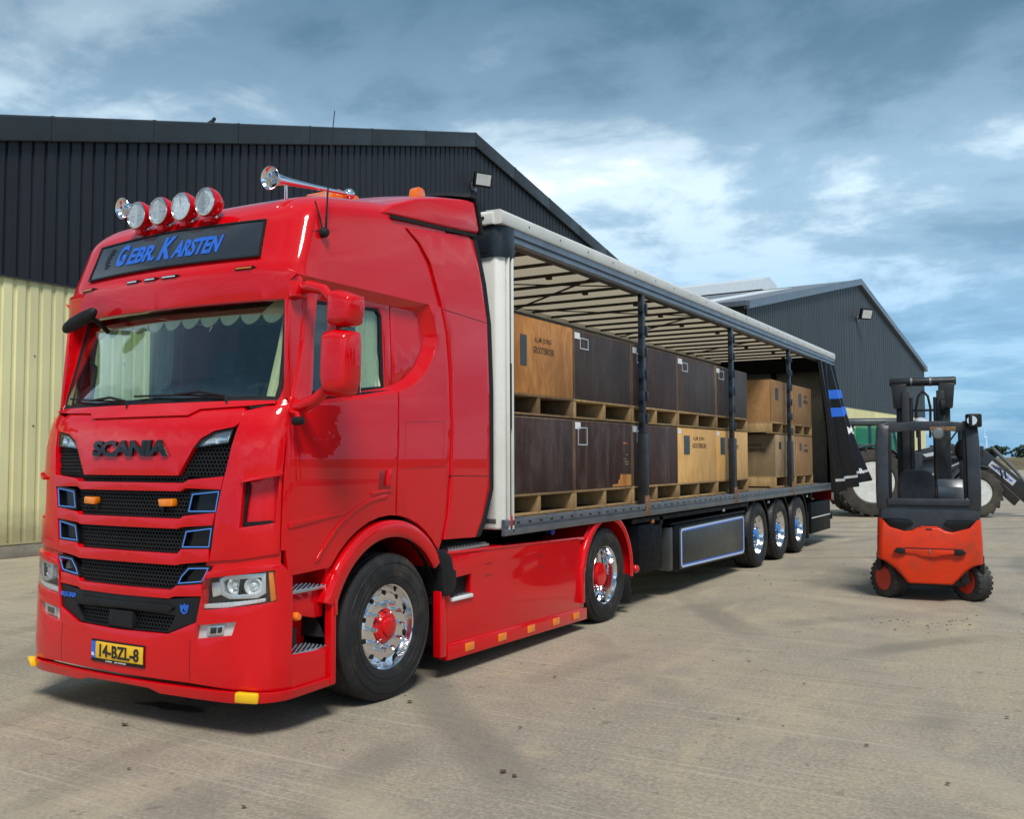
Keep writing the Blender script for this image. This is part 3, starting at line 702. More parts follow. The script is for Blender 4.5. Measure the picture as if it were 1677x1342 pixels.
for sg in (1, -1): obj('lamp_brow', patch([[(sg*u, v) for u, v in ((.735, 1.02), (.735, 1.11), (1.0, 1.13), (1.262, 1.165), (1.262, 1.06), (1.0, 1.04))]], front, -.004, -.04), 'red_paint', T_)
# black chin with the lower grille, radar cover, model badge and crest
chin = full([(0, .836), (.45, .838), (.72, .868), (.722, .860), (.690, .712), (.453, .624), (0, .616)])
lowhole = full([(0, .748), (.500, .738), (.478, .690), (.437, .632), (0, .622)])
ch = obj('chin_panel', patch([chin, lowhole], front, .006, -.05), 'black_plastic', T_, .006)
obj('chin_bar', patch([full([(0, .800), (.44, .802), (.50, .790), (.45, .757), (0, .757)])], front, .022, -.01), 'black_plastic', ch, .010)
obj('radar_cover', patch([[(-.108, .735), (.117, .735), (.125, .628), (-.118, .632)]], front, .020, -.03), 'black_rubber', T_, .010)
obj('model_badge', text_g('R530', -.700, -.520, .780, .812, front, bold=.02, d=.010), 'blue_paint', T_)
obj('crest_badge', text_g('V8', .548, .605, .772, .802, front, bold=.03, d=.010), 'blue_paint', T_)
obj('crest_badge', patch([[(.540, .800), (.552, .812), (.560, .795), (.577, .818), (.592, .797), (.602, .814), (.614, .803), (.604, .765), (.577, .748), (.550, .765)], [(.555, .790), (.600, .792), (.594, .770), (.577, .760), (.560, .769)]], front, .010, .003), 'blue_paint', T_)
obj('name_badge', text_g('SCANIA', -.376, .388, 1.766, 1.874, front, bold=.045, spacing=.92, depth=.012, d=.020), 'black_gloss', T_, label='bold black maker lettering on the red front panel')
# number plate
pl = obj('number_plate', patch([[(-.262, .515), (.252, .515), (.252, .404), (-.262, .404)]], front, .034, .016), 'plate_yellow', T_, .003, label='yellow number plate with blue strip')
obj('plate_holder', patch([[(-.275, .526), (.262, .526), (.262, .380), (-.275, .380)]], front, .028, .012), 'black_plastic', T_)
obj('plate_band', patch([[(-.262, .515), (-.218, .515), (-.218, .404), (-.262, .404)]], front, .0355, .02), 'blue_paint', pl)
obj('plate_lettering', text_g('14-BZL-8', -.172, .220, .418, .502, front, bold=.02, d=.037, depth=.002), 'ink_black', pl)
obj('plate_lettering', text_g('NL', -.254, -.226, .420, .440, front, d=.038, depth=.002), 'white_paint', pl)
obj('holder_lettering', text_g('SCANIA    JAN VERMEER', -.115, .09, .384, .396, front, d=.031, depth=.001, shear=.2), 'white_paint', pl)

# --- windscreen band
ws_poly = full([(0, 2.130), (.95, 2.128), (1.115, 2.118), (1.125, 2.20), (1.09, 2.50), (1.035, 2.90), (.8, 2.93), (0, 2.93)])
obj('windscreen', patch([ws_poly], front, .002, -.004, vgrid=ZG+[2.3, 2.6]), 'windscreen_glass', T_)
obj('windscreen_seal', patch(ring_loops(ws_poly, .028), front, .006, -.02), 'black_rubber', T_)
for sg in (1, -1):
    S = (lambda pts: pts) if sg > 0 else mirror
    obj('windscreen_pillar', patch([S([(1.110, 2.095), (1.130, 2.20), (1.095, 2.50), (1.040, 2.95), (1.26, 2.95), (1.30, 2.55), (1.36, 2.2), (1.35, 2.06), (1.25, 2.055)])], front, .008, -.05), 'red_paint', T_, .010)
for pa in ([(-.98, 2.20), (-.62, 2.172), (-.22, 2.150)], [(-.14, 2.185), (.28, 2.180), (.70, 2.160)], ):
    w = obj('wiper', G().tube([front(u, z, .028) for u, z in pa], .0075, 6), 'black_rubber', T_)
    u, z = pa[-1]; um, zm = pa[1]
    obj('wiper_arm', G().tube([front(um, zm, .040), front(um+.22, zm+.014, .042), front(u+.02, z, .038), front(u+.06, z-.06, .02)], .010, 6), 'black_plastic', w)
# --- sun visor, header, name board
obj('sun_visor', patch([full([(0, 3.005), (.90, 3.005), (1.12, 2.992), (1.18, 2.968), (1.212, 2.93), (1.212, 2.88), (1.19, 2.825), (1.13, 2.790), (.95, 2.790), (0, 2.795)])], head, .030, -.05), 'red_paint', T_, .020, seg=3)
for u0, u1 in ((-.307, -.185), (-.115, .005), (.065, .215), (.735, .885), (-.885, -.735)):
    o = obj('roof_marker_lamp', patch([[(u0, 3.022), (u1, 3.022), (u1, 3.002), (u0, 3.002)]], head, .038, 0), 'black_gloss', T_, .003)
    obj('marker_lens', patch([[(u0+.012, 3.016), (u1-.012, 3.016), (u1-.012, 3.008), (u0+.012, 3.008)]], head, .041, .03), 'amber_lens' if abs(u0) > .6 else 'reflector', o)
sign = full([(0, 3.372), (.845, 3.358), (.878, 3.105), (0, 3.112)])
sb = obj('name_board', patch([sign], head, .016, -.02), 'sign_black', T_, .006, label='dark name board above the sun visor with blue hand lettering')
obj('board_frame', patch(ring_loops(ring_loops(sign, -.012)[1], .012), head, .022, -.01), 'black_plastic', sb)
def board(u, v, d): return head(u, v, d)
for t, u0, u1, v0, v1 in (('G', -.565, -.44, 3.168, 3.335), ('EBR.', -.43, -.115, 3.168, 3.295), ('K', -.075, .075, 3.160, 3.335), ('ARSTEN', .070, .535, 3.160, 3.290)):
    obj('board_lettering', text_g(t, u0, u1, v0, v1, board, shear=.28, bold=.035, depth=.002, d=.020), 'blue_paint', sb)
for (u, v) in ((-.70, 3.24), (-.685, 3.27), (-.665, 3.30), (-.70, 3.21), (-.69, 3.18)):
    obj('board_ornament', patch([[(u-.012, v+.035), (u+.05, v+.012), (u+.012, v+.002), (u+.035, v-.012), (u-.02, v-.008)]], head, .0195, .016), 'black_gloss', sb)

# --- upper shell: header and roof in one skin
RISE0, RISEK = .60, .165
def shell_ring(z, y0, b, xc, W, ys, k, yb=2.24):
    P = plan_curve(y0, b, xc, W, ys, .1)[:-1]
    ysd = P[-1][1]
    for i in range(1, 9): P.append((W, ysd+(yb-ysd)*i/8))
    pts = [(x, y, z+k*RISEK*max(0, y-RISE0)) for x, y in P]
    return [(-x, y, zz) for x, y, zz in reversed(pts)]+pts[1:]
SH = []
for z in (2.95, 3.02, 3.06, 3.10, 3.16, 3.22, 3.28, 3.34, 3.37):
    SH.append(shell_ring(z, *row(z, HEAD), max(0, (z-2.95)/.42)))
for z, y0, b, xc, W, ys in ((3.42, .535, .11, .83, 1.155, .77), (3.465, .575, .11, .81, 1.13, .82), (3.505, .635, .10, .78, 1.09, .88), (3.535, .715, .09, .72, 1.03, .95), (3.555, .82, .08, .62, .93, 1.04), (3.565, .95, .06, .45, .75, 1.15), (3.568, 1.1, .03, .2, .4, 1.25)):
    SH.append(shell_ring(z, y0, b, xc, W, ys, 1.0))
obj('cab_shell', G().loft(SH, False, False), 'red_paint', T_, 0, 40)
g = G(); g.box(-1.12, 1.12, 2.20, 2.235, 1.1, 3.45); obj('cab_rear_wall', g, 'cabin_dark', T_)
# roof gutter groove and seams on the shell's flank
def flank(sg):
    def f(y, z, d):
        return (sg*(1.2-.058*max(0, (z-2.98-.10*max(0, y-.6))/.40)**2+d), y, z)
    return f
YG = [i*.1 for i in range(3, 30)]
for sg in (1, -1):
    fl = flank(sg)
    obj('gutter_rail', patch([[(.66, 3.272), (1.15, 3.375), (1.62, 3.475), (1.62, 3.497), (1.15, 3.397), (.66, 3.290)]], fl, .010, -.03, YG, []), 'red_paint', T_, .006)
# --- sides: door, sleeper panel, fairing
RC = [(.44, 2.07), (1.02, 2.155), (1.53, 2.235), (1.74, 2.31), (1.90, 2.42), (2.00, 2.56), (2.045, 2.68), (2.035, 2.74), (1.985, 2.86), (1.935, 2.95)]
RI = [(.44, 2.135), (1.02, 2.20), (1.50, 2.275), (1.68, 2.345), (1.83, 2.45), (1.925, 2.58), (1.962, 2.675), (1.955, 2.72), (1.905, 2.83), (1.865, 2.885)]
WIN = [(.585, 2.165), (1.02, 2.205), (1.445, 2.255), (1.445, 2.80), (1.40, 2.850), (.70, 2.815), (.635, 2.775)]
SEAM = [(2.14, 1.10), (2.20, 1.30), (2.245, 1.60), (2.26, 2.0), (2.235, 2.45), (2.19, 2.75), (2.11, 2.95)]
ARCH = arc(FAX, .53, .80, 142, 38, 12)
def recess(sg):
    def f(y, z, d): return (sg*(1.172-.036*(z-2.1)/.8+d), y, z)
    return f
YD = 1.545
for sg in (1, -1):
    sm, rc = side_map(sg), recess(sg)
    def fl2(y, z, d, sg=sg): return (sg*(1.150+d), y, z)
    lower = [(.372, 1.165), (.405, 1.165), (.435, 1.000)]+[(.80, 1.015)]+ARCH+SEAM+list(reversed(RC))+[(.39, 2.065)]
    floor = RI+[(.48, 2.905)]
    def clipset(front_part): return [((YD-.007 if front_part else YD+.007, 0), (1, 0) if front_part else (-1, 0))]
    roots = {}
    for fp, nm in ((True, 'door'), (False, 'sleeper_panel')):
        g = patch([lower], sm, .008, -.03, UG, ZG, clipset(fp))
        roots[fp] = obj(nm, g, 'red_paint', T_, .008, 40, seg=3)
        # sloping lip between the outer skin and the recessed window field
        g = G(); o_ = [sm(y, z, .004) for y, z in RC]; i_ = [rc(y, z, .002) for y, z in RI]
        g.loft([o_, i_], False, False); bmx = g
        keep = G()
        for f in bmx.f:
            cy_ = sum(bmx.v[i][1] for i in f)/len(f)
            if (cy_ < YD) == fp: keep.add([bmx.v[i] for i in f], [tuple(range(len(f)))])
        if keep.v: obj('panel_lip', keep, 'red_paint', roots[fp], 0, 40)
        g = patch([floor, WIN], rc, .002, -.03, YG, [], clipset(fp)); obj('window_field', g, 'red_paint', roots[fp], .004)
    g = G(); g.loft([[sm(1.93, 2.95, .004), sm(1.2, 2.95, .004), sm(.46, 2.95, .0)], [rc(1.86, 2.885, .002), rc(1.2, 2.888, .002), rc(.48, 2.905, .002)]], False, False)
    obj('panel_lip', g, 'red_paint', T_)
    D = roots[True]
    obj('door_window', patch([WIN], rc, -.008, -.012, YG, []), 'side_glass', D)
    obj('window_seal', patch(ring_loops(WIN, .022), rc, .004, -.02, YG, []), 'black_rubber', D)
    obj('window_sill_trim', patch([[(.55, 2.150), (1.50, 2.252), (1.50, 2.235), (.55, 2.132)]], rc, .020, -.01, YG, []), 'black_plastic', D)
    obj('door_seam', patch([[(YD-.003, 1.36), (YD+.003, 1.36), (YD+.003, 2.235), (YD-.003, 2.235)]], sm, .002, -.02), 'black_plastic', D)
    # door handle pocket
    hd = obj('door_handle', patch([[(1.335, 1.655), (1.455, 1.672), (1.455, 1.535), (1.325, 1.515)]], sm, .012, 0.), 'dark_red_paint', D, .006)
    obj('handle_grip', patch([[(1.410, 1.665), (1.450, 1.670), (1.450, 1.545), (1.400, 1.538)]], sm, .034, .0), 'red_paint', hd, .010)
    obj('handle_ledge', patch([[(1.24, 1.500), (1.47, 1.520), (1.47, 1.508), (1.24, 1.486)]], sm, .020, 0.), 'red_paint', hd, .005)
    obj('door_crease', patch([[(.42, 1.335), (.95, 1.375), (.95, 1.366), (.42, 1.300)]], sm, .016, -.01), 'red_paint', D, .006)
    obj('locker_hatch', patch(ring_loops([(1.63, 1.66), (2.14, 1.68), (2.15, 2.04), (1.63, 2.02)], .005), sm, .0086, .001), 'dark_red_paint', roots[False])
    obj('arch_rib', patch([arc(FAX, .53, .955, 146, 92, 12)+arc(FAX, .53, .93, 92, 144, 12)], sm, .018, -.01), 'red_paint', roots[True], .006)
    obj('deflector_gap_shade', patch([[(1.52, 3.545), (2.2, 3.592), (2.70, 3.634), (2.70, 3.662), (2.2, 3.618), (1.52, 3.568)]], fl2, .030, -.04, YG, []), 'black_rubber', T_)  # raised black strip stands in for the shadowed gap below the deflector
    # fairing behind the cab
    def fair(y, z, d, sg=sg): return (sg*(1.212-.055*max(0, (z-2.95)/.68)**2+d), y, z)
    fa_ = [(2.155, 1.10), (2.215, 1.30), (2.258, 1.60), (2.273, 2.0), (2.248, 2.45), (2.20, 2.75), (2.12, 2.97), (1.99, 3.28), (1.86, 3.42), (1.70, 3.510), (2.10, 3.560), (2.585, 3.630), (2.665, 3.600), (2.75, 3.20), (2.81, 2.90), (2.845, 2.33), (2.845, 1.49), (2.72, 1.22), (2.62, 1.085)]
    f1 = obj('side_fairing', patch([fa_], fair, .006, -.035, YG, [2.93]), 'red_paint', T_, .008, 40, seg=3)
    obj('fairing_seam', patch([[(2.16, 2.930), (2.80, 2.900), (2.80, 2.906), (2.16, 2.936)]], fair, .0066, -.01, YG, []), 'black_plastic', f1)
    obj('fairing_seam', patch([[(2.235, 1.600), (2.84, 1.585), (2.84, 1.591), (2.235, 1.606)]], fair, .0066, -.01, YG, []), 'black_plastic', f1)
    obj('fairing_edge', patch([[(2.585, 3.672), (2.665, 3.60), (2.75, 3.20), (2.81, 2.90), (2.845, 2.33), (2.845, 1.49), (2.72, 1.22), (2.62, 1.085), (2.69, 1.085), (2.78, 1.20), (2.905, 1.48), (2.905, 2.33), (2.872, 2.90), (2.81, 3.22), (2.735, 3.61), (2.66, 3.70)]], fair, .010, -.05, YG, []), 'black_rubber', T_, .006)
# --- roof deflector
dp = [(1.40, 3.560), (1.55, 3.655), (1.86, 3.775), (2.20, 3.862), (2.55, 3.925), (2.66, 3.93), (2.74, 3.690), (2.70, 3.665), (2.2, 3.62)]
rings = []
for k in range(13):
    x = -1.188+2.376*k/12; t = abs(x)/1.188; dz = .10*(1-t**3); rings.append([(x*(1-.02*(i < 5)), y, z+(dz if i < 6 else 0)*min(1, (y-1.3)/.6)) for i, (y, z) in enumerate(dp)])
rd = obj('roof_deflector', G().loft(rings), 'red_paint', T_, .022, 40, seg=3)
dq = [(2.560, 3.945), (2.665, 3.955), (2.755, 3.675), (2.80, 3.675), (2.715, 3.985), (2.60, 3.98)]
rings = []
for k in range(13):
    x = -1.194+2.388*k/12; t = abs(x)/1.194; dz = .10*(1-t**3); rings.append([(x, y, z+(dz if z > 3.8 else 0)) for y, z in dq])
obj('deflector_edge', G().loft(rings), 'black_rubber', rd, .006)
for x in (.90, -.90):
    o = obj('clearance_lamp', G().prism([(2.15, 3.88), (2.17, 3.965), (2.20, 3.985), (2.25, 3.985), (2.28, 3.965), (2.30, 3.88)], 'x', x-.04, x+.04), 'orange_beacon', T_, .008)
# --- lamps, horns, beacon and aerial on the roof
for x in (-.345, -.108, .128, .372):
    cy, cz = .470, 3.532
    g = G(); g.lathe([(.086, cy+.050), (.094, cy-.006), (.100, cy-.015), (.104, cy-.005), (.104, cy+.012), (.096, cy+.05), (.07, cy+.095), (.03, cy+.115), (.001, cy+.118)], (x, 0, cz), 'y', 32)
    sp = obj('spotlight', g, 'red_paint', T_, 0, 40)
    g = G(); g.lathe([(.098, cy-.019), (.092, cy-.022), (.088, cy-.010), (.088, cy+.02)], (x, 0, cz), 'y', 32, True); obj('spotlight_bezel', g, 'chrome', sp)
    g = G(); g.lathe([(.090, cy-.014), (.075, cy+.010), (.050, cy+.030), (.02, cy+.040), (.001, cy+.041)], (x, 0, cz), 'y', 32); obj('spotlight_reflector', g, 'reflector', sp)
    g = G(); g.lathe([(.090, cy-.014), (.06, cy-.022), (.03, cy-.025), (.001, cy-.026)], (x, 0, cz), 'y', 32); obj('spotlight_lens', g, 'clear_lens', sp)
    obj('lens_bar', G().box(x-.087, x+.087, cy-.012, cy-.006, cz-.012, cz+.002), 'steel_grey', sp)
    obj('bracket', G().box(x-.03, x+.03, cy+.0, cy+.10, 3.395, 3.45), 'red_paint', sp, .006)
    obj('bracket_bolt', G().lathe([(.012, 0), (.012, .03), (.001, .032)], (x+.032, cy+.04, cz-.105), 'x', 8), 'chrome', sp)
for sx in (1, -1):
    x = .78*sx
    g = G(); y0, z0 = .66, 3.69
    dirh = Vector((-.035*sx, .95, .11)).normalized(); rotm = dirh.to_track_quat('Z', 'Y').to_matrix(); rr = []
    for r_, t in ((.080, 0), (.083, .004), (.080, .010), (.060, .030), (.043, .075), (.033, .14), (.026, .24), (.019, .45), (.014, .80), (.013, .86)):
        rr.append([Vector((x, y0, z0))+rotm @ Vector((r_*math.cos(2*math.pi*j/28), r_*math.sin(2*math.pi*j/28), t)) for j in range(28)])
    inner = []
    for r_, t in ((.060, .034), (.04, .078), (.028, .14), (.012, .2)):
        inner.append([Vector((x, y0, z0))+rotm @ Vector((r_*.93*math.cos(2*math.pi*j/28), r_*.93*math.sin(2*math.pi*j/28), t)) for j in range(28)])
    g.loft(list(reversed(inner))+[[Vector((x, y0, z0))+rotm @ Vector((.074*math.cos(2*math.pi*j/28), .074*math.sin(2*math.pi*j/28), .004)) for j in range(28)]]+rr, True, True)
    h = obj('air_horn', g, 'chrome', T_, 0, 50)
    e = Vector((x, y0, z0))+dirh*.89
    obj('horn_diaphragm', G().ball(e, .045, 14, (1, 1, 1)), 'chrome', h)
    for t in (.17, .62):
        q = Vector((x, y0, z0))+dirh*t; obj('horn_stand', G().tube([q, (q.x, q.y, q.z-.17)], .011, 8), 'chrome', h)
g = G(); g.prism([(1.36, 3.68), (1.40, 3.775), (1.47, 3.81), (1.62, 3.815), (1.70, 3.80), (1.73, 3.70)], 'x', .02, .70); bc = obj('beacon_bar', g, 'orange_beacon', T_, .012)
g = G(); g.prism([(1.62, 3.72), (1.63, 3.885), (1.70, 3.905), (1.92, 3.905), (1.98, 3.87), (2.0, 3.74)], 'x', .22, .52); obj('beacon_dome', g, 'orange_beacon', bc, .014)
obj('beacon_foot', G().box(-.06, .78, 1.42, 1.66, 3.58, 3.70), 'red_paint', bc, .01)
an = obj('aerial', G().tube([(1.205, .76, 3.30), (1.205, .77, 3.45), (1.20, .80, 3.78), (1.19, .86, 4.15)], [.009, .006, .004, .003], 8), 'black_plastic', T_)
obj('aerial_base', G().lathe([(.034, 1.165), (.034, 1.205), (.022, 1.225), (.001, 1.23)], (0, .755, 3.275), 'x', 16), 'black_rubber', an)
obj('aerial_lead', G().tube([(1.188, .745, 3.29), (1.185, .73, 3.36), (1.178, .705, 3.43), (1.17, .69, 3.48)], .005, 6), 'black_rubber', an)
# --- mirrors (driver's side; the other corner carries only the black front mirror)
for sg in (1,):
    def X(v): return v*sg
    def housing(pts, y0, y1, taper=.86):
        cx_ = sum(p[0] for p in pts)/len(pts); cz_ = sum(p[1] for p in pts)/len(pts)
        rr = []
        for y, k in ((y0, .80), (y0+.035, .95), (y0+.08, 1.), (y1, 1.)):
            rr.append([(X(cx_+(p[0]-cx_)*k), y, cz_+(p[1]-cz_)*k) for p in pts])
        return G().loft(rr)
    up_ = [(1.455, 2.80), (1.55, 2.815), (1.765, 2.762), (1.775, 2.70), (1.74, 2.585), (1.60, 2.572), (1.445, 2.590)]
    lo_ = [(1.400, 2.552), (1.56, 2.562), (1.735, 2.540), (1.742, 2.45), (1.735, 2.23), (1.70, 2.155), (1.62, 2.130), (1.42, 2.142), (1.385, 2.25)]
    # housings drawn on the plane y = .5, seen edge-on: turned towards the driver
    mr = obj('mirror_housing', housing([((p[0]-1.58)*.66+1.575, p[1]) for p in up_], .42, .58), 'red_paint', T_, .022, 45, seg=3)
    obj('mirror_glass', G().box(*sorted((X(1.495), X(1.675))), .582, .586, 2.60, 2.77), 'chrome', mr)
    ml = obj('mirror_housing', housing([((p[0]-1.58)*.66+1.570, p[1]) for p in lo_], .41, .58), 'red_paint', T_, .022, 45, seg=3)
    obj('mirror_glass', G().box(*sorted((X(1.475), X(1.655))), .582, .586, 2.16, 2.53), 'chrome', ml)
    obj('mirror_neck', G().bar((X(1.50), .52, 2.62), (X(1.50), .52, 2.52), .075, .075), 'red_paint', ml, .01)
    obj('mirror_arm', G().tube([(X(1.16), .56, 2.86), (X(1.28), .54, 2.865), (X(1.40), .53, 2.83), (X(1.47), .52, 2.76)], [.045, .042, .035, .03], 10), 'red_paint', mr, 0, 50)
    obj('arm_foot', G().prism([(.47, 2.80), (.60, 2.80), (.60, 2.90), (.50, 2.90)], 'x', X(1.14), X(1.205)), 'red_paint', mr, .012)
    obj('mirror_arm', G().tube([(X(1.17), .50, 2.07), (X(1.27), .49, 2.085), (X(1.36), .50, 2.12), (X(1.46), .51, 2.20)], [.045, .045, .04, .035], 10), 'red_paint', ml, 0, 50)
    cmr = obj('kerb_camera', G().lathe([(.001, X(1.25)), (.026, X(1.25)), (.03, X(1.29)), (.022, X(1.325)), (.001, X(1.33))], (0, .42, 1.985), 'x', 14), 'black_plastic', T_)
    obj('camera_bracket', G().tube([(X(1.20), .44, 2.05), (X(1.27), .43, 2.03), (X(1.285), .42, 1.99)], .018, 8), 'red_paint', cmr)
# front view mirror over the passenger corner
fm = obj('front_view_mirror', G().loft([[(-.56-.29*a, .285-.03*a+.045*w_*math.cos(t), 2.815-.105*a+.055*w_*math.sin(t)) for t in [2*math.pi*j/14 for j in range(14)]] for a, w_ in ((-.02, .35), (.1, .8), (.45, 1.0), (.8, .95), (1.0, .7), (1.08, .3))]), 'black_plastic', T_, .006)
obj('front_mirror_stalk', G().tube([(-.64, .29, 2.79), (-.66, .38, 2.76), (-.70, .50, 2.70)], .018, 8), 'black_plastic', fm)

# --- cab interior
obj('dashboard', G().prism([(.50, 1.95), (.45, 2.085), (.62, 2.155), (.86, 2.17), (.98, 2.12), (1.02, 1.95), (1.0, 1.6), (.5, 1.6)], 'x', -1.10, 1.10), 'cabin_dark', T_, .02)
obj('cab_floor', G().box(-1.14, 1.14, .36, 2.2, 1.20, 1.28), 'cabin_dark', T_)
obj('headlining', G().box(-1.12, 1.12, .60, 2.2, 2.96, 3.0), 'cream_cloth', T_)
obj('bunk', G().box(-1.12, 1.12, 1.62, 2.19, 1.6, 1.95), 'cabin_dark', T_, .03)
obj('overhead_locker', G().prism([(.60, 2.94), (.62, 2.86), (.95, 2.86), (1.0, 2.94)], 'x', -1.1, 1.1), 'cabin_dark', T_)
obj('rear_curtain', G().box(-1.1, 1.1, 2.17, 2.195, 1.3, 2.95), 'cabin_dark', T_)
for x in (.58, -.58):
    s_ = obj('seat', G().prism([(1.02, 1.60), (1.00, 1.72), (1.08, 1.76), (1.42, 1.72), (1.50, 1.62)], 'x', x-.25, x+.25), 'seat_cloth', T_, .03)
    obj('seat_back', G().prism([(1.40, 1.70), (1.50, 2.42), (1.58, 2.46), (1.64, 2.40), (1.54, 1.68)], 'x', x-.23, x+.23), 'seat_cloth', s_, .03)
    obj('head_rest', G().prism([(1.53, 2.44), (1.54, 2.63), (1.60, 2.65), (1.65, 2.60), (1.63, 2.44)], 'x', x-.13, x+.13), 'seat_cloth', s_, .02)
    obj('seat_base', G().box(x-.2, x+.2, 1.1, 1.45, 1.28, 1.60), 'cabin_dark', s_)
sw = G(); rot = Matrix.Rotation(R(-50), 3, 'X'); cc = Vector((.58, .93, 2.10))
sw.tube([cc+rot @ Vector((.22*math.cos(2*math.pi*k/28), .22*math.sin(2*math.pi*k/28), 0)) for k in range(28)], .016, 8, True)
so = obj('steering_wheel', sw, 'cabin_dark', T_)
obj('steering_hub', G().bar(cc+rot @ Vector((0, 0, -.02)), (.58, .80, 1.95), .10, .08).bar(cc+rot @ Vector((-.2, 0, 0)), cc+rot @ Vector((.2, 0, 0)), .02, .05), 'cabin_dark', so)
obj('grab_handle', G().tube([(-1.06, .62, 2.16), (-1.02, .63, 2.40), (-1.0, .62, 2.46), (-1.03, .585, 2.50)], .014, 8), 'black_plastic', T_)
dt = obj('dash_device', G().box(-.28, -.06, .56, .68, 2.15, 2.25), 'black_gloss', T_, .012)
obj('device_stand', G().box(-.34, .02, .54, .72, 2.13, 2.165), 'black_plastic', dt, .01)
# scalloped pelmet behind the top of the glass
pel = []
nsc = 11
for k in range(nsc):
    u0 = -1.00+2.0*k/nsc; u1 = u0+2.0/nsc
    for j in range(8):
        t = j/7; pel.append((u0+(u1-u0)*t, 2.735-.075*math.sin(math.pi*t)**.7))
pel = pel+[(1.00, 2.90), (-1.00, 2.90)]
obj('pelmet_curtain', patch([pel], front, -.045, -.052, UG, [2.76]), 'cream_cloth', T_)
def folds(pts, amp, n, z0, z1, mapf):
    g = G(); rows = []
    for z in (z0, (z0+z1)/2, z1):
        rows.append([mapf(pts[0]+(pts[1]-pts[0])*k/n, z, amp*math.sin(k*1.9)+(.004*k if z == z0 else 0)) for k in range(n+1)])
    return g.loft(rows, False, False)
for sg in (1, -1):
    if sg > 0: obj('side_curtain', folds((.985, 1.09), .014, 14, 2.13, 2.86, lambda u, z, d, sg=sg: front(sg*u, z, -.06+d)), 'cream_cloth', T_)
    obj('side_curtain', folds((1.20, 1.44), .016, 20, 2.20, 2.86, lambda u, z, d, sg=sg: (sg*(1.10+d), u, z)), 'cream_cloth', T_)

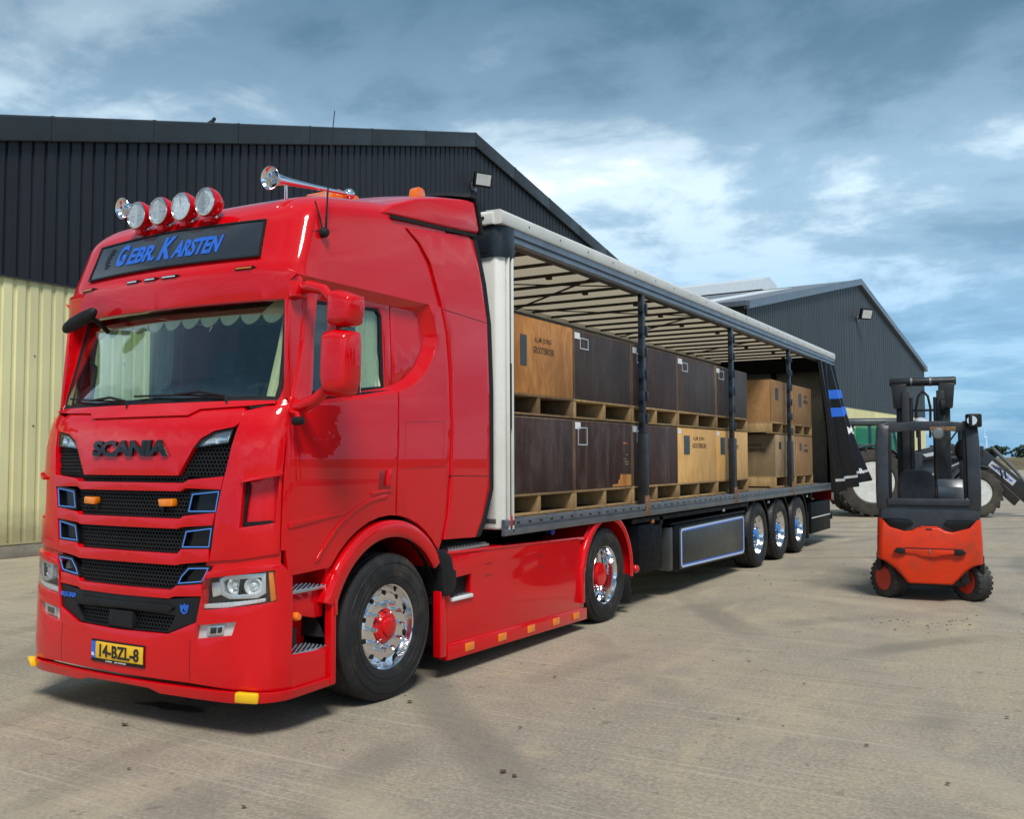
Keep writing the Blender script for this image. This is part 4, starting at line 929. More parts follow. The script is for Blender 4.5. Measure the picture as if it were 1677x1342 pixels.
# --- step well between bumper and wheel, mudguards
for sg in (1, -1):
    def X(v): return v*sg
    sm = side_map(sg)
    sw_ = obj('step_well', G().box(*sorted((X(.95), X(1.00))), .44, .86, .26, 1.05), 'red_paint', T_)
    obj('well_cheek', G().box(*sorted((X(.96), X(1.185))), .800, .850, .26, 1.06), 'red_paint', sw_)
    obj('well_riser', G().prism([(.44, .880), (.82, .872), (.80, .690), (.72, .690), (.44, .760)], 'x', X(1.00), X(1.165)), 'red_paint', sw_, .01)
    obj('well_skirt', patch([[(.47, .290), (.845, .292), (.845, .478), (.47, .500)]], sm, .012, -.03), 'red_paint', sw_, .008)
    for zt in (.905, .505):
        st = obj('step_tread', G().box(*sorted((X(.98), X(1.195))), .455, .805, zt-.028, zt-.004), 'aluminium', T_, .006)
        gg = G()
        for a in range(14):
            for b_ in range(6):
                xx = 1.01+b_*.034+(a % 2)*.014; yy = .47+a*.0245
                gg.lathe([(.008, zt-.005), (.0065, zt+.001), (.003, zt+.002)], (X(xx), yy, 0), 'z', 6)
        obj('tread_studs', gg, 'aluminium', st, 0, 30)
    sl = obj('step_lamp', G().lathe([(.001, X(1.17)), (.026, X(1.17)), (.03, X(1.215)), (.02, X(1.235)), (.001, X(1.236))], (0, .50, .735), 'x', 14), 'orange_beacon', T_)
    obj('lamp_mount', G().tube([(X(1.16), .50, .735), (X(1.16), .475, .70), (X(1.17), .47, .66)], .022, 8).box(*sorted((X(1.11), X(1.19))), .45, .52, .555, .665), 'black_plastic', sl)
    # front mudguard
    prof = [(X(.86), .66), (X(1.20), .66), (X(1.238), .640), (X(1.252), .665), (X(1.250), .735), (X(1.225), .765), (X(.86), .765)]
    obj('mudguard', arc_shell(FAX, .53, prof, 34, 160, 28), 'red_paint', T_, .006, 40)
    g = G()
    o_ = [(X(.98), .800, 0), (X(1.205), .800, 0), (X(1.247), .805, 0), (X(1.247), .845, 0), (X(1.20), .875, 0), (X(.98), .875, 0)]
    g.loft([[(x, y+ (.0 if z < .7 else .0), z) for x, y, _ in o_] for z in (.245, .80)]+[[(x, y+.04, 1.0) for x, y, _ in o_]]); obj('mudguard_leg', g, 'red_paint', T_, .012)
    obj('side_indicator', G().box(*sorted((X(1.240), X(1.258))), .822, .846, .70, .80), 'red_lens', T_, .004)
    # black moulding and red strip behind the wheel
    obj('mudguard_moulding', G().loft([[(X(1.10), a, z) , (X(1.255), a, z), (X(1.262), a+w_, z), (X(1.10), a+w_, z)] for z, a, w_ in ((1.03, 2.01, .10), (.97, 2.03, .17), (.86, 2.08, .155), (.85, 2.08, .19), (.74, 2.095, .18), (.66, 2.10, .10))]), 'black_plastic', T_, .012)
    obj('wheel_strip', G().box(*sorted((X(1.16), X(1.235))), 2.085, 2.165, .185, .70), 'red_paint', T_, .008)
    obj('wheel_well', arc_shell(FAX, .53, [(X(.55), .70), (X(.86), .70), (X(1.18), .655), (X(1.18), .662), (X(.86), .72), (X(.55), .72)], 5, 178, 20), 'black_rubber', T_)
    obj('wheel_well_wall', G().box(*sorted((X(.40), X(.50))), .6, 2.2, .3, 1.3), 'dark_chassis', T_)
    # side skirt over the tanks
    def sk(y, z, d, sg=sg): return (sg*(1.215+d), y, z)
    skp = [(2.195, .270), (4.665, .215), (4.665, .400), (4.60, .43), (4.60, .900), (4.80, .930), (2.195, .985)]
    s1 = obj('side_skirt', patch([skp, [(2.250, .615), (2.560, .620), (2.560, .790), (2.250, .775)]], sk, .0, -.04, [], []), 'red_paint', T_, .010, seg=3)
    obj('skirt_pocket', G().box(*sorted((X(1.08), X(1.10))), 2.22, 2.60, .58, .82).box(*sorted((X(1.10), X(1.205))), 2.565, 2.58, .60, .80).box(*sorted((X(1.10), X(1.205))), 2.235, 2.245, .60, .80), 'dark_red_paint', s1)
    pt = obj('skirt_step', G().box(*sorted((X(1.09), X(1.235))), 2.252, 2.558, .600, .630), 'white_paint', s1, .006)
    gg = G()
    for k in range(5): gg.box(*sorted((X(1.12), X(1.225))), 2.275+k*.058, 2.305+k*.058, .628, .640)
    obj('step_ribs', gg, 'aluminium', s1)
    obj('skirt_top', G().prism([(2.19, .975), (4.80, .918), (4.80, .938), (2.19, 1.000)], 'x', X(1.05), X(1.222)), 'red_paint', s1, .008)
    obj('skirt_bottom_strip', G().prism([(2.19, .145), (4.70, .105), (4.70, .222), (2.19, .275)], 'x', X(1.13), X(1.232)), 'red_paint', s1, .008)
    for k, y in enumerate((2.50, 3.02, 3.53, 4.02, 4.45)):
        zc = .212-.0185*(y-2.2)*.9
        obj('side_marker_lamp', G().box(*sorted((X(1.23), X(1.240))), y-.065, y+.065, zc-.033, zc+.033), 'amber_lens', T_, .004)
    for y in (2.78, 3.72):
        obj('skirt_catch', G().box(*sorted((X(1.214), X(1.219))), y, y+.10, .86-.022*(y-2.2), .868-.022*(y-2.2)).box(*sorted((X(1.214), X(1.219))), y, y+.10, .76-.022*(y-2.2), .768-.022*(y-2.2)), 'dark_red_paint', s1)
    # catwalk tread on the skirt top
    ct = obj('catwalk_tread', G().box(*sorted((X(.72), X(1.20))), 2.24, 2.86, .995, 1.015), 'aluminium', T_)
    gg = G()
    for k in range(13): gg.box(*sorted((X(.74), X(1.19))), 2.26+k*.046, 2.275+k*.046, 1.014, 1.030)
    obj('tread_ribs', gg, 'steel_grey', ct)
    obj('rear_mudguard', arc_shell(DAX, .50, [(X(.72), .60), (X(1.215), .60), (X(1.24), .575), (X(1.255), .59), (X(1.255), .635), (X(1.235), .655), (X(.72), .655)], -8, 172, 30), 'red_paint', T_, .006, 40)
    obj('rear_mudguard_leg', G().box(*sorted((X(1.15), X(1.25))), 4.56, 4.625, .28, .64), 'red_paint', T_, .008)
    obj('mud_flap', G().box(*sorted((X(.72), X(1.235))), 5.79, 5.815, .12, .44), 'black_rubber', T_, .004)
    obj('mudguard_top_lip', arc_shell(DAX, .50, [(X(1.16), .655), (X(1.20), .672), (X(1.22), .655)], 62, 142, 14), 'red_paint', T_)
    obj('air_coupling', G().lathe([(.001, X(.98)), (.05, X(.98)), (.05, X(1.03)), (.001, X(1.03))], (0, 4.35, 1.02), 'x', 12), 'blue_paint', T_)
# --- chassis
obj('frame_rail', G().box(.33, .43, 1.0, 6.3, .66, .96), 'dark_chassis', T_)
obj('frame_rail', G().box(-.43, -.33, 1.0, 6.3, .66, .96), 'dark_chassis', T_)
obj('engine_block', G().box(-.45, .45, .40, 2.3, .50, 1.18), 'dark_chassis', T_)
obj('fuel_tank', G().box(.5, 1.15, 2.25, 4.5, .22, .88), 'dark_chassis', T_, .04)
obj('fuel_tank', G().box(-1.15, -.5, 2.25, 4.5, .22, .88), 'dark_chassis', T_, .04)
obj('catwalk_plate', G().box(-.70, .70, 2.3, 4.3, .97, .985), 'dark_chassis', T_)
obj('fifth_wheel', G().lathe([(.48, .98), (.48, 1.03), (.10, 1.045)], (0, 4.62, 0), 'z', 24), 'dark_chassis', T_)
for y in (FAX, DAX): obj('axle_beam', G().box(-.95, .95, y-.08, y+.08, .42, .58), 'dark_chassis', T_, .02)
W_STEER = wheel_meshes(.53, .372, 'steer', 'red_paint')
W_DRIVE = wheel_meshes(.50, .315, 'drive', 'red_paint')
W_TRAIL = wheel_meshes(.515, .372, 'trailer', 'blue_hub')
add_wheel(T_, W_STEER, (1.040, FAX, .525)); add_wheel(T_, W_STEER, (-1.040, FAX, .525), True)
add_wheel(T_, W_DRIVE, (1.062, DAX, .495)); add_wheel(T_, W_DRIVE, (-1.062, DAX, .495), True)
add_wheel(T_, W_DRIVE, (.72, DAX, .495), detail=False); add_wheel(T_, W_DRIVE, (-.72, DAX, .495), True, False)
# ------------------------------------------------------------------ curtain-sided semi-trailer
YF, YR, DECK, ZT = 2.99, 16.68, 1.20, 3.92
trailer = thing('curtain_trailer', 'long black curtain-sided semi-trailer with its side curtain drawn open to the rear', 'trailer', (0, 10, 0))
L_ = trailer
XO = 1.272
obj('load_floor', G().box(-1.24, 1.235, YF+.06, YR-.02, DECK-.05, DECK), 'deck_wood', L_)
for sg in (1, -1):
    def X(v): return v*sg
    prof = [(X(1.236), 1.065), (X(1.262), 1.065), (X(1.272), 1.085), (X(1.272), 1.118), (X(1.255), 1.124), (X(1.255), 1.146), (X(1.272), 1.152), (X(1.272), 1.196), (X(1.262), 1.206), (X(1.236), 1.206)]
    sr = obj('side_rail', G().prism(prof, 'y', YF+.02, YR), 'rail_aluminium', L_)
    if sg > 0:
        slot0 = mesh_from('lashing_slot', G().box(-.003, .003, -.025, .025, -.008, .008), 'black_rubber'); y = YF+.25
        while y < YR-.2: place('lashing_slot', slot0, sr, (1.2715, y-10, 1.170)); y += .21
        y = YF+.32
        while y < YR-.4:
            obj('lashing_ring', G().box(1.18, 1.225, y, y+.13, DECK+.002, DECK+.014), 'steel_grey', sr, .004); y += .60
    prof = [(X(1.14), 3.655), (X(1.235), 3.655), (X(1.262), 3.675), (X(1.262), 3.705), (X(1.242), 3.712), (X(1.242), 3.730), (X(1.266), 3.738), (X(1.266), 3.798), (X(1.14), 3.798)]
    rr_ = obj('roof_rail', G().prism(prof, 'y', YF+.05, YR), 'rail_aluminium', L_)
    rp = [(X(1.12), 3.800), (X(1.276), 3.800), (X(1.284), 3.812), (X(1.282), 3.905), (X(1.262), 3.926), (X(1.12), 3.930)]
    rs = obj('roof_edge_strip', G().prism(rp, 'y', YF-.04, YR+.02), 'roof_edge_white', L_)
    if sg > 0:
        y = YF+.45
        while y < YR:
            obj('strip_rivet', G().lathe([(.001, 1.279), (.012, 1.279), (.012, 1.286), (.001, 1.288)], (0, y, 3.862), 'x', 8), 'steel_grey', rs); y += .62
obj('roof_sheet', G().add([(-1.15, YF, 3.868), (1.15, YF, 3.868), (1.15, YR, 3.868), (-1.15, YR, 3.868)], [(0, 1, 2, 3)]), 'tarp_roof', L_)
bow0 = mesh_from('roof_bow', G().box(-1.15, 1.15, -.018, .018, -.016, .016), 'bow_brown', 0)
k = 0; y = YF+.20
while y < YR-.2:
    b = place('roof_bow', bow0, L_, (0, y-10, 3.846)); 
    if k % 2 == 0: obj('bow_clip', G().box(.25+.1*(k % 3), .31+.1*(k % 3), y-.03, y+.03, 3.80, 3.83), 'bow_brown', L_)
    y += .58; k += 1
for (x0, y0, x1, y1) in ((1.1, 5.55, -1.1, 7.3), (1.1, 9.0, -1.1, 10.9), (1.1, 12.4, -1.1, 14.2), (.2, 3.5, 1.1, 4.5), (-.6, 5.3, 1.1, 6.6), (-1.0, 7.4, 1.0, 9.4)):
    obj('roof_stay', G().bar((x0, y0, 3.815), (x1, y1, 3.815), .03 if abs(x0-x1) > 2.1 else .012, .014), 'bow_brown', L_)
# front bulkhead
fb = obj('front_bulkhead', G().loft([[(-1.20, YF, z), (-1.265, YF+.06, z), (-1.265, YF+.10, z), (1.245, YF+.10, z), (1.245, YF+.06, z), (1.19, YF, z)] for z in (1.12, 3.60)]), 'white_panel', L_, .02, seg=3)
for zz, xx in ((1.42, 1.10), (1.46, 1.10), (1.22, 1.02)): obj('panel_rivet', G().lathe([(.014, YF-.004), (.014, YF+.01)], (xx, 0, zz), 'y', 8), 'steel_grey', fb)
obj('bulkhead_socket', G().box(1.06, 1.19, YF-.006, YF+.02, 1.175, 1.215), 'steel_grey', fb, .004)
obj('bulkhead_lamp', G().lathe([(.035, YF-.02), (.035, YF+.01), (.001, YF+.01)], (1.00, 0, 1.195), 'y', 16), 'black_rubber', fb)
obj('corner_casting', G().loft([[(.70, YF-.03, z), (1.16, YF-.03, z), (1.245, YF+.01, z), (1.275, YF+.06, z), (1.275, YF+.20, z), (1.20, YF+.20, z), (1.20, YF+.06, z), (.70, YF+.04, z)] for z in (3.52, 3.797)]), 'post_steel', L_, .012)
obj('corner_strap', G().loft([[(.95, YF-.036, z), (1.12, YF-.036, z), (1.12, YF-.03, z), (.95, YF-.03, z)] for z in (3.56, 3.585)]), 'black_rubber', L_)
hc = obj('header_cap', G().prism([(YF-.06, 3.80), (YF-.06, 3.90), (YF-.02, 3.93), (YF+.12, 3.93), (YF+.12, 3.80)], 'x', -1.27, 1.20), 'roof_edge_white', L_, .01)
for xx in (.78, 1.02, 1.10): obj('cap_rivet', G().lathe([(.016, YF-.066), (.016, YF-.05)], (xx, 0, 3.86), 'y', 10), 'bow_brown', hc)
obj('wind_baffle', G().box(.62, .98, YF-.02, YF+.03, 3.50, 3.80), 'black_plastic', L_, .01)
# front corner pillar with the curtain roller and marker board
obj('corner_pillar', G().box(1.235, 1.272, YF+.10, YF+.112, 1.09, 3.66), 'white_panel', L_, .006)
obj('pillar_edge', G().box(1.235, 1.272, YF+.158, YF+.182, 1.08, 3.66), 'white_panel', L_, .004)
ro = obj('curtain_roller', G().lathe([(.019, 1.10), (.019, 3.66)], (1.245, YF+.135, 0), 'z', 14), 'post_steel', L_)
obj('ratchet_chain', G().lathe([(.022, 2.0), (.022, 2.58)], (1.252, YF+.135, 0), 'z', 8), 'black_rubber', ro)
obj('pillar_marker', G().box(1.262, 1.276, YF+.120, YF+.150, 1.14, 1.24), 'red_lens', L_, .004)
# side posts with their slat pockets
for sg in (1, -1):
    def X(v): return v*sg
    for y in (6.25, 9.66, 13.02):
        p = obj('side_post', G().box(*sorted((X(1.185), X(1.245))), y-.045, y+.045, 2.02, 3.66), 'post_steel', L_, .006)
        obj('post_foot', G().box(*sorted((X(1.18), X(1.262))), y-.075, y+.075, 1.20, 2.02), 'mast_black', p, .006)
        obj('post_base', G().box(*sorted((X(1.20), X(1.278))), y-.06, y+.06, 1.07, 1.30), 'rust', p, .008)
        obj('post_neck', G().box(*sorted((X(1.20), X(1.235))), y-.022, y+.022, 3.45, 3.67), 'mast_black', p)
        for k in range(6):
            zz = 2.14+k*.26
            for e in (-1, 1):
                obj('slat_pocket', G().box(*sorted((X(1.20), X(1.262))), *sorted((y+e*.040, y+e*.078)), zz, zz+.115), 'post_steel', p, .004)
# far side curtain, rear frame and doors
obj('far_curtain', G().loft([[(-1.262+.010*math.sin(y*9), y, z) for y in [YF+.1+i*.11 for i in range(123)]] for z in (1.15, 3.70)], False, False), 'curtain_inside', L_, 0, 60)
for z in (3.40, ): obj('far_rail_web', G().box(-1.245, -1.20, YF+.1, YR, 3.42, 3.66), 'pine_dark', L_)
rf = obj('rear_frame', G().box(-1.26, -1.10, YR-.12, YR, 1.05, 3.86).box(1.10, 1.26, YR-.12, YR, 1.05, 3.86).box(-1.10, 1.10, YR-.12, YR, 3.60, 3.86), 'trailer_black', L_, .01)
for x0, x1 in ((-1.10, -.01), (.01, 1.10)): obj('rear_door', G().box(x0, x1, YR-.05, YR-.01, 1.12, 3.60), 'door_inside', L_, .005)
obj('door_post', G().box(-.05, .05, YR-.09, YR-.05, 1.15, 3.62), 'trailer_black', L_)
obj('rear_header', G().box(-1.10, 1.10, YR-.30, YR-.13, 3.55, 3.85), 'trailer_black', L_)
# gathered black side curtain hanging at the rear corner
def curtain_fold():
    n = 46; rows = []
    for j in range(15):
        v = j/14; e = v**1.1; row_ = []
        for k in range(n+1):
            t = k/n; ph = t*math.pi*2*3.4; w = math.sin(ph+.35*math.sin(ph)+.25*math.sin(v*3))
            x0, y0 = 1.262+.055*w, 15.12+1.46*t
            x1, y1 = 1.33+.60*t**1.2+.075*w, 15.75+1.05*t+.05*math.cos(ph)
            sag = .05*math.sin(math.pi*v)*math.sin(ph*.5+1)
            z = 3.66-(2.64-.26*t*t)*v
            row_.append((x0*(1-e)+x1*e+sag, y0*(1-e)+y1*e, z))
        rows.append(row_)
    return rows
CR = curtain_fold()
gc_ = G(); gc_.loft(CR, False, False); cur = obj('side_curtain', gc_, 'curtain_black', L_, 0, 80, label='gathered black truck curtain with blue panel, blown outwards at the foot')
def curtain_bit(name, k0, k1, j0, j1, mat, d=.008):
    g = G(); rows = []
    for j in range(j0, j1+1):
        r_ = []
        for k in range(k0, k1+1):
            p = Vector(CR[j][k]); a = Vector(CR[j][min(k+1, len(CR[j])-1)])-Vector(CR[j][max(k-1, 0)]); b = Vector(CR[min(j+1, 14)][k])-Vector(CR[max(j-1, 0)][k])
            nn = a.cross(b).normalized(); nn = nn if (nn.x-nn.y*.6) > 0 else -nn; r_.append(p+nn*d)
        rows.append(r_)
    g.loft(rows, False, False); return obj(name, g, mat, cur, 0, 80)
curtain_bit('blue_panel', 20, 46, 3, 4, 'blue_paint'); curtain_bit('blue_panel', 20, 46, 5, 6, 'blue_paint')
def curtain_pt(u, v, d):
    k = u*46; j = v*14; k0 = min(int(k), 45); j0 = min(int(j), 13); a, b = k-k0, j-j0
    P = [Vector(CR[j0][k0]), Vector(CR[j0][k0+1]), Vector(CR[j0+1][k0]), Vector(CR[j0+1][k0+1])]
    p = (P[0]*(1-a)+P[1]*a)*(1-b)+(P[2]*(1-a)+P[3]*a)*b
    nn = (P[1]-P[0]).cross(P[2]-P[0]).normalized(); nn = nn if (nn.x-nn.y*.6) > 0 else -nn
    return p+nn*(d+.006)
for v0, v1 in ((.905, .925), (.80, .815)):
    g = G(); us = [i/60 for i in range(8, 60)]
    g.loft([[curtain_pt(u, v0, 0) for u in us], [curtain_pt(u, v1, 0) for u in us]], False, False)
    if v0 > .85: obj('reflective_tape', g, 'silver_sticker', cur)
for k in range(8):
    u = .70+.04*k; obj('curtain_lettering', text_g('OPELRNOK'[k], u, u+.03, .93, .885, lambda a, b, d: curtain_pt(min(a, .999), b, d), bold=.03, depth=.001), 'white_paint', cur) if k % 2 == 0 else None
obj('curtain_lettering', text_g('oo', .80, .995, .60, .525, lambda a, b, d: curtain_pt(a, b, d), bold=.05, depth=.001), 'white_paint', cur)
# tool box with the outlined lid
tb = obj('pallet_box', G().prism([(7.25, .33), (7.25, .86), (7.30, .89), (10.22, .89), (10.26, .86), (10.26, .29), (10.20, .26), (7.32, .30)], 'x', .62, 1.195), 'trailer_black', L_, .015)
def tbx(y, z, d): return (1.197+d, y, z)
obj('box_lid', patch([[(7.46, .845), (10.22, .865), (10.22, .275), (7.46, .325)]], tbx, .012, -.01, [], []), 'dark_grey_panel', tb, .004)
lid = [(7.53, .830), (10.14, .850), (10.20, .815), (10.20, .335), (10.14, .295), (7.53, .338), (7.49, .375), (7.49, .795)]
obj('lid_outline', patch(ring_loops(lid, .022), tbx, .015, .008, [], []), 'light_blue_line', tb)
obj('lid_outline', patch(ring_loops(ring_loops(lid, .022)[1], .020), tbx, .014, .008, [], []), 'blue_paint', tb)
obj('box_top', G().prism([(7.10, .90), (7.16, .925), (10.22, .935), (10.28, .90)], 'x', .6, 1.225), 'trailer_black', tb, .01)
obj('box_end', G().box(.66, 1.19, 7.12, 7.26, .33, .87), 'dark_grey_panel', tb, .01)
obj('water_tank', G().loft([[(.60, y, z) for y, z in ()] or [(x, y, z) for x, y in ((.55, 6.1), (1.10, 6.1), (1.17, 6.2), (1.17, 6.95), (1.10, 7.05), (.55, 7.05))] for z in (.38, .96)]), 'trailer_black', L_, .03)
# landing leg, lamp, chassis beams
for sg in (1, -1):
    ll = obj('landing_leg', G().box(*sorted((sg*.92, sg*1.04)), 5.93, 6.05, .30, 1.02), 'dark_chassis', L_, .01)
    obj('leg_foot', G().box(*sorted((sg*.86, sg*1.12)), 5.87, 6.12, .20, .24), 'dark_chassis', ll, .008)
    obj('leg_tube', G().box(*sorted((sg*.94, sg*1.02)), 5.95, 6.03, .23, .35), 'steel_grey', ll)
    obj('chassis_beam', G().box(*sorted((sg*.42, sg*.55)), 3.6, 16.4, .76, 1.06), 'dark_chassis', L_)
    obj('side_guard', G().box(*sorted((sg*1.17, sg*1.20)), 5.95, 10.4, .985, 1.035), 'dark_chassis', L_)
obj('hazard_lamp', G().ball((1.20, 6.02, .475), .052, 16), 'red_lens', L_)
obj('chassis_cross', G().box(-1.2, 1.2, 6.8, 6.9, .93, 1.06).box(-1.2, 1.2, 10.4, 10.5, .93, 1.06).box(-1.2, 1.2, 14.6, 14.7, .93, 1.06), 'dark_chassis', L_)
for yy, zz in ((6.55, .985), (9.25, .985), (11.62, 1.0), (14.28, 1.0)):
    obj('side_marker', G().box(1.19, 1.215, yy-.03, yy+.03, zz-.02, zz+.02), 'amber_lens' if yy < 8 else 'white_paint', L_, .004)
TA = (10.97, 12.28, 13.59)
for y in TA:
    obj('axle_beam', G().lathe([(.07, -1.0), (.07, 1.0)], (0, y, .51), 'x', 14), 'dark_chassis', L_)
    for sg in (1, -1):
        add_wheel(L_, W_TRAIL, (sg*1.045, y, .512), sg < 0, sg > 0)
        obj('mudguard', arc_shell(y, .515, [(sg*.80, .600), (sg*1.19, .600), (sg*1.225, .580), (sg*1.23, .600), (sg*1.19, .628), (sg*.80, .628)], 0, 180, 22), 'black_plastic', L_, 0, 40)
    obj('axle_block', G().box(-.55, .55, y-.35, y+.35, .55, .80), 'dark_chassis', L_)
obj('rear_flap', G().box(.75, 1.22, 14.30, 14.32, .20, .70), 'black_rubber', L_)
lk = obj('rear_locker', G().box(.55, 1.20, 14.62, 16.30, .26, .86), 'trailer_black', L_, .012)
obj('locker_strip', G().box(1.198, 1.206, 14.66, 16.28, .555, .572), 'white_paint', lk)
obj('under_run_bar', G().box(-1.2, 1.2, 16.4, 16.5, .45, .57), 'dark_chassis', L_)
obj('rear_lamp', G().box(.8, 1.2, 16.62, 16.70, .82, .98), 'red_lens', L_, .006)
obj('tail_beam', G().box(-1.2, 1.2, 16.45, 16.62, .86, 1.06), 'dark_red_paint', L_)

# ------------------------------------------------------------------ potato crates on the trailer
def crate(label, loc, W, mat, foot='pine_board', lettering=None, plaque=None, note=None, frame=None, scar=False, faces='x', height=.925, D=1.18):
    """origin at the base; front face on +x; lettering only where it can be read"""
    t = thing('wooden_crate', label, 'crate', loc, 0, 'plywood crates loaded on the trailer'); WLOC[t.name] = (0, 0, 0)
    h0, h1 = .205, height; hx = 0.; w = W/2
    def P(n, g, m, b=.003): return obj(n, g, m, t, b)
    P('front_panel', G().box(-.02, 0, -w, w, h0, h1), mat)
    P('back_panel', G().box(-D, -D+.02, -w, w, h0, h1), mat)
    P('side_panel', G().box(-D+.021, -.021, -w, -w+.02, h0, h1-.002), mat)
    P('side_panel', G().box(-D+.021, -.021, w-.02, w, h0, h1-.002), mat)
    P('lid_panel', G().box(-D+.01, -.004, -w+.008, w-.008, h1, h1+.012), mat)
    P('floor_board', G().box(-D, .006, -w, w, h0-.024, h0-.001), foot)
    for y0, y1 in ((-w, -w+.045), (-.028, .028), (w-.045, w)):
        P('foot', G().box(-D, .002, y0, y1, .024, h0-.025), foot)
    P('base_slat', G().box(-.10, .006, -w, w, .002, .023), foot); P('base_slat', G().box(-D, -D+.1, -w, w, .002, .023), foot)
    if 'film' in mat:
        for e in (-1, 1): P('edge_strip', G().box(-.02, .002, *sorted((e*(w-.020), e*(w+.001))), h0, h1+.006), 'worn_edge')
        P('edge_strip', G().box(-.02, .002, -w+.021, w-.021, h1-.010, h1+.006), 'worn_edge')
    P('inner_backing', G().box(-.62, -.60, -w+.05, w-.05, .03, h0-.03), 'pine_dark')
    def fm(y, z, d): return (d, y, z)
    def fs(x, z, d): return (x, -w-d, z)
    if lettering:
        y0, z0, sx = lettering
        P('stencil', text_g('A.J.M. JONG', y0, y0+.34*sx, z0, z0+.062, fm, bold=.012, depth=.0004, d=.001), 'ink_black', 0)
        P('stencil', text_g('GROOTEBROEK', y0-.03, y0+.40*sx, z0-.095, z0-.030, fm, bold=.012, depth=.0004, d=.001), 'ink_black', 0)
    if plaque: P('plaque', G().box(.0005, .004, plaque[0], plaque[1], plaque[2], plaque[3]), 'dark_grey_panel', 0)
    if note: P('paper_note', G().box(.0005, .002, note[0], note[1], note[2], note[3]), 'white_paint', 0)
    if frame:
        a, b, c, d = frame
        P('label_frame', patch(ring_loops([(a, c), (b, c), (b, d), (a, d)], .012), fm, .004, .0005, [], []), 'silver_sticker', 0)
    if scar:
        P('bare_wood_patch', patch([[(.20, .215), (.72, .215), (.72, .345), (.42, .352), (.40, .29), (.36, .29), (.35, .245), (.20, .24)]], fm, .0008, .0002, [], []), 'plywood_orange', 0)
        for q in ((.50, .52, .09), (.53, .49, .12), (.55, .46, .10), (.58, .57, .05)): P('scrape', G().box(.0003, .0012, q[0], q[0]+q[2], q[1], q[1]+.008), 'pine_board', 0)
        P('chip', G().box(.0003, .0012, .50, .60, .70, .712), 'orange_cone', 0)
    return t
CX = 1.105
rowY = [(3.20, 4.665), (4.69, 6.180), (6.215, 7.685), (7.715, 9.255), (9.295, 10.82)]
Z0, Z1 = DECK+.003, DECK+.003+.943
def cy(i): return (rowY[i][0]+rowY[i][1])/2
def cw(i): return rowY[i][1]-rowY[i][0]
crate('orange grained plywood crate with stencilled lettering, stacked beside the front bulkhead', (CX, cy(0), Z1), cw(0), 'plywood_orange', 'pine_dark', (-.08, .70, 1.0), (-.36, -.24, .47, .76))
crate('slate grey crate stacked directly beside the orange plywood crate, upper row', (CX, cy(1), Z1), cw(1), 'film_face_slate', note=(-.735, -.60, .84, .905), frame=(-.60, -.40, .74, .86))
crate('dark brown crate in the upper row, partly behind the foremost side post', (CX, cy(2), Z1), cw(2), 'film_face_brown', note=(-.73, -.60, .83, .90), frame=(-.60, -.40, .72, .84))
crate('slate grey crate standing on the pale yellow crate between the two front side posts', (CX, cy(3), Z1), cw(3), 'film_face_slate', note=(-.76, -.60, .83, .90), frame=(-.60, -.38, .74, .86))
crate('dark crate at the rear end of the upper row, partly behind the middle side post', (CX, cy(4), Z1), cw(4), 'film_face_slate', note=(-.74, -.60, .83, .895), frame=(-.64, -.40, .74, .87))
crate('dark brown streaked crate under the orange plywood crate', (CX, cy(0), Z0), cw(0), 'film_face_brown')
crate('dark brown crate with a bare orange patch of wood at its lower corner', (CX, cy(1), Z0), cw(1), 'film_face_brown', note=(-.74, -.60, .84, .91), frame=(-.66, -.44, .67, .86), scar=True)
crate('dark brown crate on the trailer floor behind the foremost side post', (CX, cy(2), Z0), cw(2), 'film_face_brown', note=(-.74, -.60, .84, .91), frame=(-.62, -.36, .72, .86))
crate('pale yellow stencilled crate with its black plaque and lettering in full view', (CX, cy(3), Z0), cw(3), 'plywood_light', lettering=(-.20, .76, 1.35), plaque=(-.56, -.34, .58, .83), note=(-.77, -.66, .85, .91))
crate('pale yellow stencilled crate partly behind the middle side post', (CX, cy(4), Z0), cw(4), 'plywood_light', lettering=(-.24, .76, 1.3), plaque=(-.60, -.38, .58, .83), note=(-.75, -.64, .85, .91))
rearY = [(12.25, 13.80), (13.88, 15.22)]
crate('tan plywood crate on top, behind the gap next to the rearmost side post', (CX, 12.96, Z1), 1.42, 'plywood_tan', plaque=(-.45, -.25, .60, .80))
crate('tan plywood crate on top, between the rearmost post and the gathered curtain', (CX, 14.52, Z1), 1.36, 'plywood_tan', plaque=(-.34, -.12, .55, .80), lettering=(.05, .72, .8))
crate('weathered grey-tan crate on the floor next to the rearmost side post', (CX, 13.16, Z0), 1.36, 'plywood_grey', plaque=(-.45, -.30, .68, .80))
crate('weathered tan crate on the floor between the rearmost post and the gathered curtain', (CX, 14.55, Z0), 1.36, 'plywood_tan', plaque=(-.36, -.2, .66, .80), lettering=(0., .72, .8))
# stencil on the forward-facing side of the weathered crate
g = text_g('A.J.M. JONG', .28, .86, 1.92, 1.975, lambda u, z, d: (u, 13.16-.68-d, z), bold=.012, depth=.0004, d=.0015)
wc = [o for o in bpy.data.objects if o.get('label', '').startswith('weathered grey')][0]
WLOC[wc.name] = tuple(wc.location); obj('stencil', g, 'ink_black', wc)
g = text_g('GROOTEBROEK', .25, .95, 1.83, 1.89, lambda u, z, d: (u, 13.16-.68-d, z), bold=.012, depth=.0004, d=.0015); obj('stencil', g, 'ink_black', wc)
